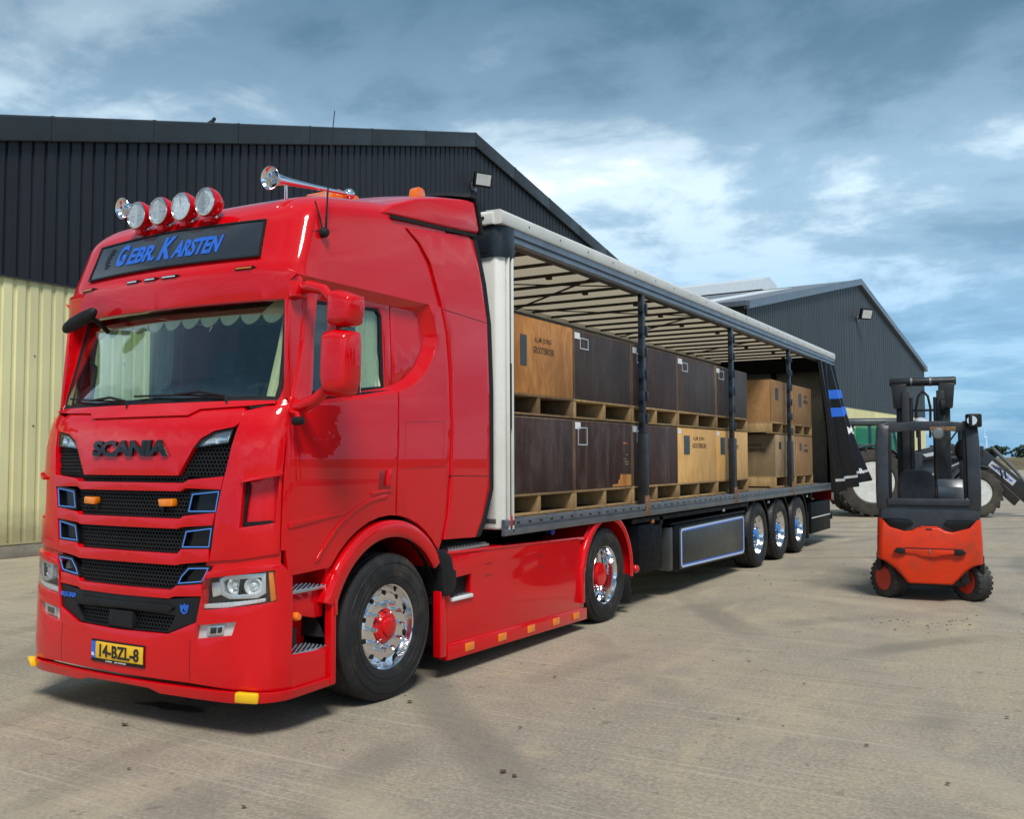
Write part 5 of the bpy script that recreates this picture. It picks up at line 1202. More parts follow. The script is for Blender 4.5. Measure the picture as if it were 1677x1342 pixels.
# ------------------------------------------------------------------ warehouses
def rib_sheet(u0, u1, zb, ztop, pitch, depth, flat, place_):
    """one trapezoidal sheet; place_(u, out, z) puts it on the wall; ztop is a function of u"""
    prof = []; n = max(1, round((u1-u0)/pitch)); p = (u1-u0)/n
    for k in range(n):
        a = u0+k*p
        prof += [(a, 0.), (a+p*flat, 0.), (a+p*(flat+.06), -depth), (a+p*.94, -depth)]
    prof.append((u1, 0.))
    g = G(); lo = [place_(u, d, zb) for u, d in prof]; hi = [place_(u, d, ztop(u)) for u, d in prof]
    return g.loft([lo, hi], False, False)
WX = -10.64
wh = thing('warehouse', 'dark-topped warehouse with pale yellow lower wall of ribbed sheet behind the red cab', 'warehouse', (WX-10, 18, 0))
def gable1(y): return 12.06-.277*(21.1-y) if y < 21.1 else 12.06-.19*(y-21.1)
def on1(u, out, z): return (WX+out, u, z)
y = -3.0
while y < 38:
    g = rib_sheet(y, y+1.0, .26, lambda u: 5.02, .25, .032, .62, on1); obj('cream_sheet', g, 'cladding_cream', wh, 0, 20)
    g = rib_sheet(y, y+1.0, 5.0, lambda u: gable1(u)-.12, .25, .042, .74, lambda u, o, z: (WX+.03+o, u, z)); obj('dark_sheet', g, 'cladding_dark', wh, 0, 20)
    y += 1.0
obj('drip_flashing', G().prism([(WX-.02, 5.02), (WX+.045, 4.99), (WX+.05, 4.965), (WX+.035, 4.965), (WX-.02, 5.0)], 'y', -3, 38), 'flashing_dark', wh)
obj('plinth', G().box(WX-.3, WX+.02, -3, 38, 0, .24), 'concrete_base', wh, .01)
obj('plinth_trim', G().box(WX-.02, WX+.03, -3, 38, .240, .275), 'cladding_cream', wh)
js = [-3.0, -.55, 1.82, 4.18, 6.54, 8.80, 11.09, 13.44, 15.88, 18.37, 21.1, 23.6, 26.1, 28.6, 31.1, 33.6, 36.0, 38.1]
for a, b in zip(js[:-1], js[1:]):
    za, zb = gable1(a), gable1(b); e = .004
    g = G()
    for yy, zz in ((a+e, za), (b-e, zb)): pass
    rr = [[(WX-.10, yy, zz+.06), (WX+.10, yy, zz+.06), (WX+.135, yy, zz+.02), (WX+.135, yy, zz-.40), (WX+.115, yy, zz-.42), (WX+.03, yy, zz-.40), (WX-.10, yy, zz-.10)] for yy, zz in ((a+e, za), (b-e, zb))]
    fl = obj('verge_flashing', G().loft(rr), 'flashing_dark', wh, .006)
    obj('joint_cover', G().loft([[(WX-.1, yy, gable1(yy)+.068), (WX+.105, yy, gable1(yy)+.068), (WX+.143, yy, gable1(yy)+.02), (WX+.143, yy, gable1(yy)-.405), (WX+.12, yy, gable1(yy)-.41), (WX-.1, yy, gable1(yy)-.05)] for yy in (a-.035, a+.035)]), 'flashing_dark', fl)
for sg, (ya, yb) in enumerate(((-3.3, 21.1), (21.1, 38.3))):
    obj('roof', G().loft([[(x, ya, gable1(ya)), (x, yb, gable1(yb)), (x, yb, gable1(yb)-.15), (x, ya, gable1(ya)-.15)] for x in (WX-45, WX-.05)]), 'roof_sheet', wh)
obj('side_wall', G().box(WX-44, WX-.1, -3.0, -2.9, 0, gable1(-3)-.2), 'cladding_dark', wh); obj('side_wall', G().box(WX-44, WX-.1, 37.9, 38.0, 0, gable1(38)-.2), 'cladding_dark', wh)
for k in range(16):
    yy = 4.3+k*1.9
    for zz in (2.35, 3.62): obj('sheet_screw', G().lathe([(.018, WX+.0), (.018, WX+.012), (.001, WX+.014)], (0, yy+.15, zz), 'x', 6), 'steel_grey', wh)
def floodlight(label, c, s=1., face=(1, -.6)):
    t = thing('floodlight', label, 'floodlight', c)
    f = Vector((face[0], face[1], -.35)).normalized(); rotm = f.to_track_quat('Z', 'Y').to_matrix()
    p = Vector(c)+Vector((.34*s, 0, .12*s))
    obj('lamp_body', G().obox(p, (.62*s, .46*s, .14*s), rotm), 'black_plastic', t, .03*s)
    obj('lamp_glass', G().obox(p+f*.075*s, (.5*s, .34*s, .012*s), rotm), 'lamp_glass', t)
    obj('wall_bracket', G().box(c[0]-.02, c[0]+.05, c[1]-.12*s, c[1]+.12*s, c[2]-.20*s, c[2]+.05*s).bar((c[0]+.03, c[1], c[2]-.08*s), p, .07*s, .07*s), 'steel_grey', t, .01)
    return t
floodlight('black floodlight on the dark ribbed wall above the trailer front', (WX+.07, 21.0, 10.40), 1.0)
bw = G().tube([(WX-.05, 10.15, 9.03), (WX-.02, 10.30, 9.10), (WX, 10.42, 9.20), (WX, 10.46, 9.26)], [.03, .05, .05, .025], 8)
tag(obj('bent_strip', bw.ball((WX, 10.46, 9.27), .045, 8), 'black_rubber'), 'short dark bent strip sticking up from the warehouse roof edge', 'strip')

# second warehouse, farther along the yard
A2 = Vector((-7.235, 39.36, 0)); B2 = Vector((-4.45, 79.18, 0)); U2 = (B2-A2).normalized(); N2 = Vector((U2.y, -U2.x, 0)); L2 = (B2-A2).length
w2 = thing('warehouse', 'grey gabled warehouse with visible roof slope, standing behind the trailer rear and farm tractor', 'warehouse', (-6, 59, 0)); 
def gable2(u): return 12.94-(12.94-8.87)*abs(u-L2/2)/(L2/2)
def on2(u, out, z): p = A2+U2*u+N2*out; return (p.x, p.y, z)
u = 0.; step = L2/34
for k in range(34):
    pitch = step/4 if k < 12 else step/2
    obj('grey_sheet', rib_sheet(u, u+step, 4.74, lambda q: gable2(q)-.10, pitch, .05, .80, on2), 'cladding_grey', w2, 0, 20)
    obj('cream_sheet', rib_sheet(u, u+step, .3, lambda q: 4.76, step/4, .03, .6, lambda a, o, z: on2(a, o-.02, z)), 'cladding_cream', w2, 0, 20)
    u += step
def slab2(u0, u1, d0, d1, dz0, dz1, nm, mat, par=w2, bev=0):
    rr = [[on2(uu, -dd, gable2(uu)+z) for dd, z in ((d0, dz0), (d1, dz0), (d1, dz1), (d0, dz1))] for uu in (u0, u1)]
    return obj(nm, G().loft(rr), mat, par, bev)
for a, b in ((-.25, L2/2), (L2/2, L2+.25)):
    slab2(a, b, -.15, 48, 0, .12, 'roof', 'roof_sheet')
    slab2(a, b, -.22, .05, -.22, .16, 'verge_trim', 'rail_aluminium')
slab2(1.5, L2/2-4, 3.0, 5.0, .125, .15, 'roof_skylight', 'roof_light')
slab2(2, L2/2-5, 11, 13.0, .125, .15, 'roof_skylight', 'roof_light')
obj('ridge_vent', G().loft([[on2(L2/2+uu, -dd, 12.95+z) for uu, z in ((-1.5, -.1), (-1.5, .55), (0, .95), (1.5, .55), (1.5, -.1))] for dd in (5.8, 46)]), "roof_light", w2)
obj('gutter', G().loft([[on2(-.42, -dd, z) for dd in ()] or [on2(-.25+a, -dd, z) for a, z in ((0, 8.72), (-.22, 8.72), (-.24, 8.95), (0, 8.95))] for dd in (-.15, 48)]), 'rail_aluminium', w2)
obj('side_wall', G().loft([[on2(0.02, -dd, 0), on2(.2, -dd, 0), on2(.2, -dd, 8.8), on2(.02, -dd, 8.8)] for dd in (.1, 47)]), 'cladding_grey', w2)
pf = on2(18.3, .05, 11.05); pf = (-6.0+.10, 57.6, 10.55)
floodlight('small dark floodlight on the grey gable wall behind the trailer', on2(L2*.485, .06, 10.55), 1.5, (1, -.7))

# ------------------------------------------------------------------ forklift
fk = thing('forklift', 'orange-red electric forklift seen from behind, with black overhead guard', 'forklift', (4.03, 8.30, 0), R(8))
def P(n, g, m, b=.006, par=fk, sm=35): 
    o = obj(n, g, m, par, b, sm, seg=2); return o
cwp = [(-.575, 1.0), (-.588, .70), (-.588, .50), (-.50, .46), (-.40, .39), (-.31, .29), (-.25, .215), (.25, .215), (.32, .28), (.41, .38), (.50, .44), (.588, .46), (.588, .70), (.575, 1.0), (.555, .975), (.48, .895), (.28, .838), (.19, .850), (.12, .890), (-.12, .890), (-.19, .850), (-.28, .838), (-.48, .895), (-.555, .975)]
rr = []
for yy, k in ((.0, .90), (.03, .965), (.09, 1.0), (.62, 1.0)): rr.append([(x*k, yy+.06*(abs(x)/.59)**2*(1 if yy < .3 else 0), .6+(z-.6)*(.97 if yy == 0 else 1)) for x, z in cwp])
cw_ = P('counterweight', G().loft(rr), 'forklift_red', .014)
P('hood', G().loft([[(x*k, yy+.06*(abs(x)/.59)**2, z) for x, z in ((-.575, .86), (-.40, .82), (-.20, .82), (.20, .82), (.40, .82), (.575, .86), (.560, 1.08), (.53, 1.155), (-.53, 1.155), (-.555, 1.10))] for yy, k in ((.045, .97), (.075, 1.0), (.62, 1.0))]), 'forklift_grey', .012)
for sg in (1, -1):
    P('tail_lamp', G().loft([[(sg*x, yo+.06*(x/.59)**2, z) for x, z in ((.535, .985), (.40, .992), (.21, .985), (.165, .935), (.27, .862), (.47, .912))] for yo in (.028, .10)]), 'black_gloss', .008)
    P('slot_end', G().prism([(sg*.40, .595), (sg*.36, .640), (sg*.27, .640), (sg*.27, .570), (sg*.33, .565)], 'y', -.012, .06), 'black_plastic', .004)
P('slot_recess', G().prism([(-.27, .635), (.27, .635), (.27, .585), (.14, .57), (.08, .545), (-.08, .545), (-.14, .57), (-.27, .585)], 'y', -.008, .03), 'forklift_red', .004); P('slot_shade_strip', G().box(-.27, .27, -.010, .02, .634, .644), 'black_plastic', .002)  # thin black strip stands in for the shade at the slot's top edge
P('slot_pin', G().box(-.006, .006, -.016, .02, .58, .635), 'steel_grey', .002)
P('badge_recess', G().prism([(-.10, .905), (.10, .905), (.07, .84), (-.07, .84)], 'y', .006, .05), 'forklift_red', .006); P('lock_slot', G().box(-.035, .035, -.0, .03, .862, .878), 'black_plastic', .002)
P('chassis', G().box(-.50, .50, .30, 1.75, .16, .60), 'mast_black', .02); P('battery_cover', G().box(-.50, .50, .62, 1.45, .60, 1.02), 'forklift_grey', .02)
P('rear_bar', G().box(-.46, .46, .06, .14, 1.15, 1.235), 'forklift_grey', .014)
for sg in (1, -1):
    pil = G(); pil.loft([[(sg*(x0+dx), y0+dy, z) for dx, dy in ((-.085, -.05), (.06, -.055), (.07, .06), (-.07, .08))] for x0, y0, z in ((.515, .14, 1.10), (.52, .13, 1.35), (.515, .15, 1.9), (.505, .18, 2.08), (.49, .22, 2.165))])
    P('window_frame', G().bar((sg*.425, .13, 1.24), (sg*.42, .16, 2.05), .05, .05), 'black_plastic', .01)
    P('guard_pillar', pil, 'forklift_grey', .015)
    P('guard_side_rail', G().bar((sg*.485, .22, 2.155), (sg*.44, 1.35, 2.155), .07, .06), 'forklift_grey', .012)
    P('front_pillar', G().bar((sg*.44, 1.34, 2.14), (sg*.47, 1.55, 1.05), .07, .08), 'forklift_grey', .012)
    P('wheel_arch', G().box(*sorted((sg*.545, sg*.60)), .16, .62, .34, .56), 'black_plastic', .012)
P('guard_beam', G().loft([[(x, .20+dy, 2.13-.03*(abs(x)/.5)**2+dz) for dy, dz in ((-.05, -.07), (.06, -.07), (.06, .045), (-.05, .045))] for x in (-.48, -.3, -.1, .1, .3, .48)]), 'forklift_grey', .012)
P('guard_beam_front', G().box(-.45, .45, 1.30, 1.38, 2.10, 2.18), 'forklift_grey', .012)
for x in (-.27, -.09, .09, .27): P('guard_slat', G().box(x-.02, x+.02, .25, 1.32, 2.125, 2.165), 'forklift_grey', .006)
P('guard_label', G().box(.04, .33, .135, .16, 2.055, 2.105), 'pine_dark', .002)
P('work_lamp', G().lathe([(.001, .10), (.055, .105), (.07, .12), (.065, .16), (.001, .20)], (.13, 0, 2.02), 'y', 20), 'steel_grey', 0)
P('beacon', G().lathe([(.09, 2.165), (.085, 2.20), (.05, 2.225), (.001, 2.235)], (-.05, .5, 0), 'z', 18), 'lamp_glass', 0)
l_ = P('side_work_lamp', G().obox((.52, .10, 2.17), (.16, .12, .16), Matrix.Rotation(R(20), 3, 'Z')), 'black_plastic', .02)
P('side_lamp_glass', G().lathe([(.055, .03), (.055, .045), (.001, .045)], (.50, 0, 2.17), 'y', 18), 'lamp_glass', 0, l_)
P('mirror', G().ball((.42, .62, 1.82), .13, 14, (.7, .5, 1.1)), 'black_plastic', 0); P('mirror_stalk', G().tube([(.40, 1.30, 2.08), (.30, 1.0, 1.95), (.22, .9, 1.75), (.25, .85, 1.6)], .012, 6), 'black_plastic', 0)
P('seat_back', G().loft([[(x*w_, yy, z) for x, yy in ((-.22, .62), (-.19, .585), (.19, .585), (.22, .62), (.19, .72), (-.19, .72))] for z, w_ in ((1.16, .95), (1.30, 1.05), (1.45, 1.0), (1.54, .82), (1.575, .5))]), 'seat_cloth', .02).location.x -= .12
P('seat_cushion', G().box(-.36, .12, .70, 1.15, 1.08, 1.22), 'seat_cloth', .04)
P('armrest_console', G().prism([(.62, 1.20), (.62, 1.36), (.70, 1.46), (1.0, 1.44), (1.05, 1.20)], 'x', .12, .42), 'steel_grey', .02); P('console_base', G().box(.14, .40, .65, 1.0, 1.02, 1.22), 'black_plastic', .02)
# mast
for sg in (1, -1):
    P('mast_upright', G().box(*sorted((sg*.21, sg*.34)), 1.72, 1.86, .12, 2.68), 'mast_black', .008)
    P('inner_upright', G().box(*sorted((sg*.17, sg*.27)), 1.60, 1.74, .20, 2.64), 'mast_black', .006)
    P('lift_cylinder', G().lathe([(.035, .3), (.035, 2.2), (.024, 2.2), (.024, 2.55)], (sg*.15, 1.62, 0), 'z', 12), 'mast_black', 0)
    P('mast_head', G().prism([(sg*.20, 2.40), (sg*.37, 2.40), (sg*.40, 2.74), (sg*.20, 2.74)], 'y', 1.62, 1.85), 'mast_black', .012)
    P('mast_hose', G().tube([(sg*.08, 1.60, 2.0), (sg*.09, 1.56, 2.4), (sg*.06, 1.54, 2.56), (0, 1.56, 2.63)], .016, 8), 'black_rubber', 0)
mt_ = P('mast_crossbar', G().lathe([(.05, -.42), (.06, -.40), (.06, .40), (.05, .42)], (0, 1.72, 2.77), 'x', 16), 'mast_black', 0)
for x in (-.14, .10): P('crossbar_clip', G().lathe([(.066, x-.012), (.066, x+.012)], (0, 1.72, 2.77), 'x', 16), 'steel_grey', 0, mt_)
P('mast_tie', G().box(-.21, .21, 1.66, 1.70, 2.36, 2.39).box(-.21, .21, 1.66, 1.72, 1.35, 1.43), 'mast_black', .004)
P('mast_pulley', G().lathe([(.11, .22), (.11, .27), (.001, .27)], (0, 1.58, 2.42), 'x', 18), 'black_rubber', 0)
for sg in (1, -1):
    P('fork', G().box(*sorted((sg*.20, sg*.32)), 1.95, 3.05, .06, .10).box(*sorted((sg*.20, sg*.32)), 1.90, 1.95, .06, .60), 'mast_black', .006)
P('fork_carriage', G().box(-.5, .5, 1.87, 1.92, .22, .30).box(-.5, .5, 1.87, 1.92, .52, .60), 'mast_black', .006)
def cushion_wheel(Rr, w):
    h = w/2
    g = G().lathe([(Rr*.62, h*.9), (Rr*.70, h), (Rr*.9, h), (Rr*.97, h*.88), (Rr, h*.7), (Rr, -h*.7), (Rr*.97, -h*.88), (Rr*.9, -h), (Rr*.7, -h), (Rr*.62, -h*.9)], (0, 0, 0), 'x', 40, True)
    for k in range(22):
        a = 2*math.pi*k/22
        for s_ in (1, -1):
            q = Matrix.Rotation(a+(.14 if s_ < 0 else 0), 3, 'X'); g.obox(q @ Vector((s_*h*.62, 0, Rr*.985)), (h*.75, Rr*.17, Rr*.07), q)
    ty = mesh_from('tyre', g, 'solid_tyre', 0, 30, merge=False)
    rm = mesh_from('rim', G().lathe([(Rr*.64, h*.92), (Rr*.60, h*.96), (Rr*.56, h*.5), (Rr*.50, -h*.15), (Rr*.26, -h*.2), (Rr*.22, h*.25), (.001, h*.3), (.001, -h*.5), (Rr*.3, -h*.3), (Rr*.56, -h*.7), (Rr*.64, -h*.92)], (0, 0, 0), 'x', 32), 'forklift_rim', 0, 30)
    return ty, rm
def fk_wheel(ty, rm, loc, rz, sc=1.):
    w = place('wheel', ty, fk, loc, (0, 0, rz)); place('rim', rm, w); return w
ty, rm = cushion_wheel(.235, .20)
fk_wheel(ty, rm, (-.46, .36, .235), R(180+38)); fk_wheel(ty, rm, (.47, .36, .235), R(180+38))
P('steering_knuckle', G().bar((.36, .22, .50), (.40, .22, .22), .10, .07), 'mast_black', .01)
ty, rm = cushion_wheel(.29, .22)
fk_wheel(ty, rm, (-.47, 1.62, .29), R(180)); fk_wheel(ty, rm, (.47, 1.62, .29), 0)

# ------------------------------------------------------------------ farm tractor with front loader
ft = thing('farm_tractor', 'dark grey farm tractor with green-tinted cab and black front loader', 'tractor', (.20, 25.76, 0), R(-67))
def Q(n, g, m, b=.01, par=ft, sm=35): return obj(n, g, m, par, b, sm)
def lug_wheel(Rr, w, rimr, nl):
    h = w/2
    g = G().lathe([(rimr, h*.8), (rimr+.05, h*.95), (Rr*.82, h), (Rr*.93, h*.9), (Rr*.95, h*.6), (Rr*.95, -h*.6), (Rr*.93, -h*.9), (Rr*.82, -h), (rimr+.05, -h*.95), (rimr, -h*.8)], (0, 0, 0), 'x', 48, True)
    for k in range(nl):
        a = 2*math.pi*k/nl
        for s_ in (1, -1):
            q = Matrix.Rotation(a+(math.pi/nl if s_ < 0 else 0), 3, 'X') @ Matrix.Rotation(s_*R(40), 3, 'Z')
            qq = Matrix.Rotation(a+(math.pi/nl if s_ < 0 else 0), 3, 'X')
            g.obox(qq @ Vector((s_*h*.5, 0, Rr*.965)), (h*1.15, Rr*.075, Rr*.07), q)
    ty = mesh_from('tyre', g, 'tractor_tyre', 0, 30, merge=False)
    rm = mesh_from('rim', G().lathe([(rimr+.01, h*.82), (rimr-.02, h*.86), (rimr-.05, h*.5), (rimr-.10, h*.2), (rimr*.45, h*.35), (rimr*.3, h*.5), (.001, h*.52), (.001, 0), (rimr*.9, -h*.4), (rimr+.01, -h*.82)], (0, 0, 0), 'x', 36), 'tractor_rim', 0, 30)
    return ty, rm
def ft_wheel(m_, loc, rz):
    w = place('wheel', m_[0], ft, loc, (0, 0, rz)); place('rim', m_[1], w)
rw, fw_ = lug_wheel(1.0, .56, .58, 22), lug_wheel(.70, .46, .38, 18)
for sg in (1, -1):
    ft_wheel(rw, (sg*.90, 0, 1.0), 0 if sg > 0 else math.pi); ft_wheel(fw_, (sg*.88, 2.85, .70), 0 if sg > 0 else math.pi)
    Q('rear_fender', arc_shell(0, 1.0, [(sg*.60, 1.06), (sg*1.16, 1.06), (sg*1.16, 1.10), (sg*.60, 1.10)], 25, 165, 16), 'tractor_grey', .01)
    Q('front_fender', arc_shell(2.85, .70, [(sg*.68, .76), (sg*1.08, .76), (sg*1.08, .79), (sg*.68, .79)], 60, 160, 10), 'tractor_grey', .006)
Q('engine_hood', G().loft([[(x*k, yy, z) for x, z in ((-.38, 1.0), (-.40, 1.45), (-.28, h_), (.28, h_), (.40, 1.45), (.38, 1.0))] for yy, k, h_ in ((1.25, 1.1, 1.82), (2.2, 1.0, 1.78), (3.0, .9, 1.70), (3.30, .75, 1.55))]), 'tractor_grey', .03)
Q('transmission', G().box(-.35, .35, -.4, 3.1, .55, 1.05), 'dark_chassis', .03)
Q('front_axle', G().box(-.8, .8, 2.75, 2.95, .58, .78), 'dark_chassis', .02); Q('rear_axle', G().box(-.85, .85, -.15, .15, .85, 1.15), 'dark_chassis', .02)
Q('front_weight', G().box(-.35, .35, 3.2, 3.55, .65, 1.1), 'dark_chassis', .02)
cabp = [(-.55, 1.25), (-.45, 2.65), (1.05, 2.65), (1.30, 1.30)]
Q('cab_base', G().box(-.72, .72, -.5, 1.3, .95, 1.42), 'tractor_grey', .03)
Q('cab_roof', G().loft([[(x, yy, z) for x, yy in ((-.82, -.62), (.82, -.62), (.84, .3), (.80, 1.22), (-.80, 1.22), (-.84, .3))] for z in (2.66, 2.80)]+[[(x*.9, yy*.95, 2.86) for x, yy in ((-.82, -.62), (.82, -.62), (.84, .3), (.80, 1.22), (-.80, 1.22), (-.84, .3))]]), 'tractor_grey', .03)
for sg in (1, -1):
    Q('cab_pane', G().prism([(-.40, 1.45), (-.36, 2.62), (.32, 2.62), (.34, 1.45)], 'x', sg*.735, sg*.745), 'tractor_glass', 0)
    Q('cab_pane', G().prism([(.42, 1.45), (.40, 2.62), (.98, 2.62), (1.20, 1.45)], 'x', sg*.735, sg*.745), 'tractor_glass', 0)
    for (a, b) in (((-.50, 1.40), (-.46, 2.68)), ((.38, 1.40), (.36, 2.68)), ((1.25, 1.40), (1.03, 2.68))): Q('cab_pillar', G().bar((sg*.72, a[0], a[1]), (sg*.72, b[0], b[1]), .08, .08), 'mast_black', .01)
    Q('work_lamp', G().box(*sorted((sg*.62, sg*.78)), -.70, -.60, 2.70, 2.80), 'black_plastic', .01)
    lo = Q('loader_arm', G().loft([[(sg*x, yy, z+dz) for x, dz in ((.50, -.13*s_), (.64, -.13*s_), (.64, .13*s_), (.50, .13*s_))] for yy, z, s_ in ((1.35, 1.72, 1.0), (2.3, 1.92, 1.1), (3.20, 1.86, 1.3))]), 'loader_black', .02)
    Q('loader_lower_arm', G().loft([[(sg*x, yy+a*.8, z+a) for x, a in ((.50, -.16), (.64, -.16), (.64, .16), (.50, .16))] for yy, z in ((3.10, 1.76), (3.9, 1.05), (4.55, .42))]), 'loader_black', .02, lo)
    Q('arm_sticker', G().loft([[(sg*x, yy+a*.8, z+a) for x, a in ((.635, -.07), (.646, -.07), (.646, .07), (.635, .07))] for yy, z in ((3.35, 1.54), (4.0, .96))]), 'silver_sticker', .0, lo)
    Q('arm_sticker', G().prism([(1.5, 1.80), (2.1, 1.93), (2.35, 1.86), (1.6, 1.72)], 'x', sg*.645, sg*.650), 'silver_sticker', 0, lo)
    Q('loader_ram', G().tube([(sg*.57, 3.45, 1.98), (sg*.57, 4.0, 1.40), (sg*.57, 4.5, .72)], [.05, .05, .03], 10), 'steel_grey', 0, lo)
    Q('loader_post', G().box(*sorted((sg*.46, sg*.66)), 1.25, 1.50, .8, 1.85), 'loader_black', .02)
    Q('lift_ram', G().tube([(sg*.57, 1.45, 1.05), (sg*.57, 2.9, 1.70)], .05, 10), 'steel_grey', 0, lo)
def stk(u, v, d):  # lettering runs down the sloping arm
    yy = 3.42+.52*u; z = 1.48-.465*u; return (.648+d, yy+(v-.5)*.10, z+(v-.5)*.125)
Q('sticker_lettering', text_g('Quicke', 0., 1., .2, .8, stk, shear=.3, bold=.02, depth=.0005), 'blue_paint', 0)
for x in (-.55, .55): Q('cab_rear_pane', G().box(*sorted((x-.16, x+.16)), -.47, -.465, 1.45, 2.6), 'tractor_glass', 0)
Q('exhaust', G().lathe([(.05, 1.7), (.05, 2.75)], (.55, 1.45, 0), 'z', 12), 'mast_black', 0)
Q('driver_seat', G().box(-.25, .25, .0, .45, 1.42, 1.6).box(-.25, .25, -.08, .05, 1.6, 2.1), 'seat_cloth', .03)
for k in range(4): Q('loader_tine', G().tube([(.9, 3.3+.1*k, 1.5-.05*k), (1.0, 3.5+.1*k, 1.35), (1.0, 3.55+.1*k, 1.1)], .03, 6), 'mast_black', 0) if k < 2 else None

# ------------------------------------------------------------------ far right: bank, hedge, turbine
bank = G(); rows = []
for k in range(81):
    x = -160+k*4.; a = .3*math.sin(k*.7)+.2*math.sin(k*1.9)
    rows.append([(x, 128+a, 0.), (x, 129.5+a, .9+.1*a), (x, 132, 1.45+.15*a), (x, 138, 1.5), (x, 150, 1.4), (x, 400, 1.0), (x, 400, -.1), (x, 128, -.1)])
bk = obj('field_bank', bank.loft(rows), 'bank_soil', None, 0, 60); bk['kind'] = 'structure'
def leaf_mass(c, rx, ry, rz, n, size, seed):
    rnd = random.Random(seed); g = G()
    lobes = [(Vector((rnd.uniform(-.6, .6)*rx, rnd.uniform(-.6, .6)*ry, rnd.uniform(-.2, .65)*rz)), rnd.uniform(.35, .6)) for _ in range(7)]
    for k in range(n):
        lc, lr = rnd.choice(lobes); d = Vector((rnd.gauss(0, 1), rnd.gauss(0, 1), rnd.gauss(0, 1))).normalized()*rnd.uniform(.55, 1)**.5*lr
        p = Vector(c)+lc+Vector((d.x*rx, d.y*ry, d.z*rz)); s_ = size*rnd.uniform(.5, 1.2)
        a = Vector((rnd.gauss(0, 1), rnd.gauss(0, 1), rnd.gauss(0, 1))).normalized()*s_; b = a.cross(Vector((rnd.gauss(0, 1), rnd.gauss(0, 1), rnd.gauss(0, 1)))).normalized()*s_*.6
        g.add([p-a, p+b, p+a, p-b], [(0, 1, 2, 3)])
    return g
ht = ('low dark green bush in the hedgerow beyond the soil bank')
for k in range(22):
    x = -60+k*4.6+random.uniform(-1, 1); y = 175+random.uniform(-5, 5); h = random.uniform(2.2, 3.6)
    t = thing('hedge_bush', ht, 'bush', (x, y, .9), 0, 'bushes in the far hedgerow'); WLOC[t.name] = (0, 0, 0)
    obj('crown', leaf_mass((0, 0, h*.52), 2.6, 1.8, h*.5, 520, .34, k), 'hedge_leaf', t, 0, 0)
    obj('trunk', G().tube([(0, 0, -.2), (.1, 0, h*.3), (.05, .1, h*.6)], [.14, .10, .05], 6), 'bark', t, 0)
gp = G(); rnd = random.Random(3)
for k in range(1500):
    x = rnd.uniform(-12, 14); y = 56+rnd.uniform(-3, 6)+.2*x; h = rnd.uniform(.2, .7); a = rnd.uniform(0, 6.3)
    gp.add([(x, y, 0), (x+.08*math.cos(a), y+.08*math.sin(a), 0), (x+.1*math.sin(a), y, h)], [(0, 1, 2)])
gs = obj('grass_verge', gp, 'grass', None, 0, 0); tag(gs, 'tuft of rough green grass at the far edge of the yard', 'grass'); gs['kind'] = 'stuff'
TD = Vector((-.0666, .9978, 0)); tp = Vector((5.5, -4.1, 0))+TD*2600
tu = thing('wind_turbine', 'white wind turbine far off on the horizon', 'wind turbine', tuple(tp))
hz = 47
obj('tower', G().lathe([(2.0, 0), (1.2, hz)], (tp.x, tp.y, 0), 'z', 14), 'turbine_white', tu)
obj('nacelle', G().box(tp.x-4.5, tp.x+1.6, tp.y-1.6, tp.y+1.6, hz-.8, hz+2.6), 'turbine_white', tu, .3)
for k in range(3):
    a = R(20+120*k); c0 = Vector((tp.x-4.6, tp.y, hz+1)); dv = Vector((.12, math.sin(a), math.cos(a)))
    obj('blade', G().loft([[c0+dv*t+Vector((-.2, w_*math.cos(a), -w_*math.sin(a))), c0+dv*t+Vector((.2, 0, 0)), c0+dv*t+Vector((-.2, -w_*.4*math.cos(a), w_*.4*math.sin(a)))] for t, w_ in ((0, .6), (4, 1.4), (15, .8), (22, .2))]), 'turbine_white', tu)

# ------------------------------------------------------------------ marks and litter on the yard
wp = [(-.36, .48), (-.22, .56), (-.20, .62), (-.05, .60), (.10, .63), (.24, .60), (.34, .57), (.27, .50), (.12, .50), (.02, .45), (-.10, .50), (-.22, .47)]
def smooth(poly, n=3):
    for _ in range(n):
        q = []
        for i in range(len(poly)):
            a, b = poly[i], poly[(i+1) % len(poly)]; q += [(a[0]*.75+b[0]*.25, a[1]*.75+b[1]*.25), (a[0]*.25+b[0]*.75, a[1]*.25+b[1]*.75)]
        poly = q
    return poly
tag(obj('wet_patch', G().add([(x, y, .004) for x, y in smooth(wp)], [tuple(range(12*8))]), 'wet_concrete'), 'dark wet patch on the concrete under the red front bumper', 'puddle')
def leaf(x, y, s, seed):
    rnd = random.Random(seed); g = G(); a = rnd.uniform(0, 6.3); rows = []
    for i in range(6):
        t = i/5; w = s*.45*math.sin(math.pi*min(.98, t+.02))**.8; u = s*(t-.5)
        rows.append([(x+u*math.cos(a)-v*math.sin(a), y+u*math.sin(a)+v*math.cos(a), .008+.25*s*abs(v/s)*1.6+.10*s*math.sin(t*5+seed)**2) for v in (-w, -w*.3, w*.3, w)])
    g.loft(rows, False, False); return g
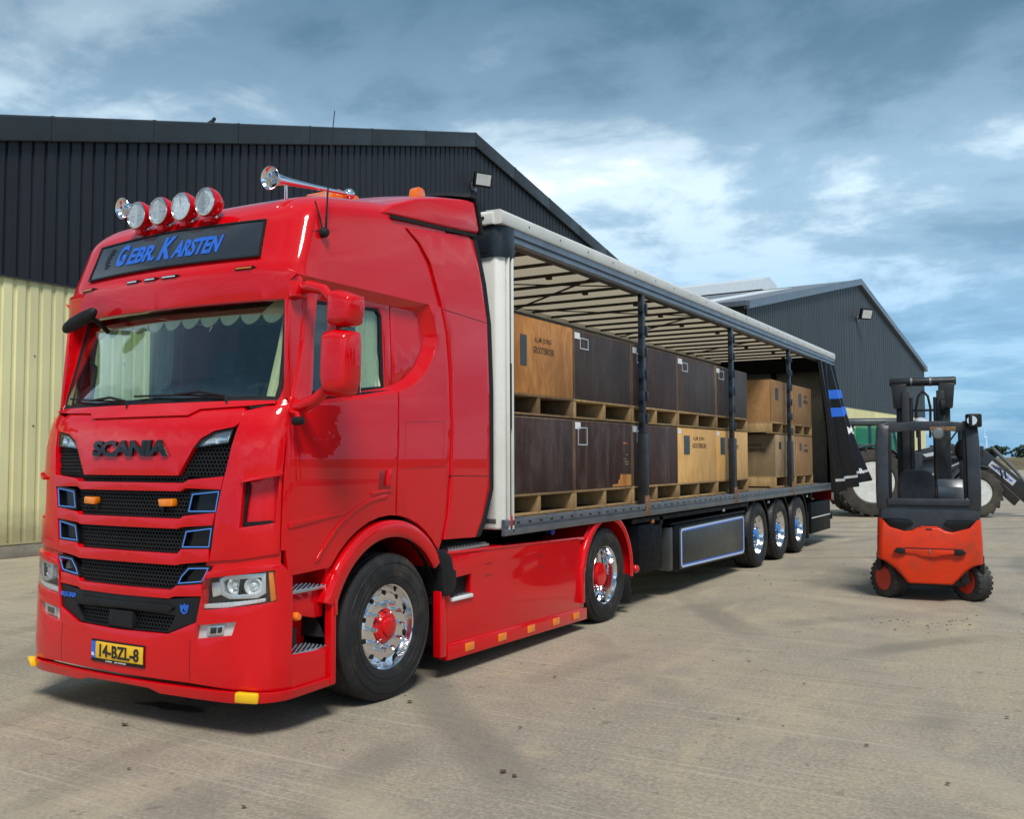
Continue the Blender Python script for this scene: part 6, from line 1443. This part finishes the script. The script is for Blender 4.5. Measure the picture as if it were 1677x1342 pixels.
LP = [(.12, .07, .10), (1.40, 1.46, .09), (1.93, 2.66, .06), (2.75, .50, .09), (2.84, .47, .07), (3.56, 2.19, .05), (1.9, -.6, .06), (2.4, 1.3, .05), (3.1, 4.0, .05), (4.4, 2.0, .06), (4.9, 1.5, .06), (4.2, -.2, .05), (3.7, 3.4, .05), (.9, -.5, .05), (5.1, 3.1, .06), (4.6, .6, .05)]
for i, (x, y, s) in enumerate(LP):
    tag(obj('dead_leaf', leaf(x, y, s*.5, i), 'dry_leaf', None, 0, 50), 'small dry brown leaf lying on the concrete yard', 'leaf', 'dry leaves scattered on the yard')
gr = G(); rnd = random.Random(11)
for k in range(230):
    if k < 90: x, y = 4.3+rnd.gauss(0, .35), 6.7+rnd.gauss(0, .35)
    elif k < 130: x, y = 2.6+rnd.gauss(0, .5), 8.6+rnd.gauss(0, 1.0)
    else: x, y = rnd.uniform(-3, 7), rnd.uniform(-2, 12)
    s = .004+.016*rnd.random()**3
    gr.add([(x-s, y, .001), (x, y-s*.7, .001), (x+s, y+.2*s, .001), (x, y+s, .001), (x, y, .001+s*.6)], [(0, 1, 4), (1, 2, 4), (2, 3, 4), (3, 0, 4)])
gg_ = obj('soil_crumbs', gr, 'dry_leaf', None, 0, 0); tag(gg_, 'scattered crumbs of dark soil on the concrete', 'soil'); gg_['kind'] = 'stuff'

# ------------------------------------------------------------------ trees on the open side of the yard (they show in the paint)
for k in range(14):
    x, y, h = 46+4*math.sin(k*2.1), -16+k*5.2, 8.0+1.8*math.sin(k*1.7)
    t = thing('broadleaf_tree', 'bushy green tree beyond the open side of the yard', 'tree', (x, y, 0), 0, 'trees along the open side of the yard'); WLOC[t.name] = (0, 0, 0)
    tr = G().tube([(0, 0, 0), (.1, .05, h*.3), (-.05, .1, h*.6)], [.28, .2, .1], 8)
    for a in range(5): tr.tube([(0, 0, h*(.28+.06*a)), (1.3*math.cos(a*1.3), 1.3*math.sin(a*1.3), h*(.48+.07*a))], [.09, .03], 6)
    obj('trunk', tr, 'bark', t, 0)
    obj('crown', leaf_mass((0, 0, h*.50), 3.6, 3.6, h*.50, 3000, .36, 50+k), 'hedge_leaf', t, 0, 0)
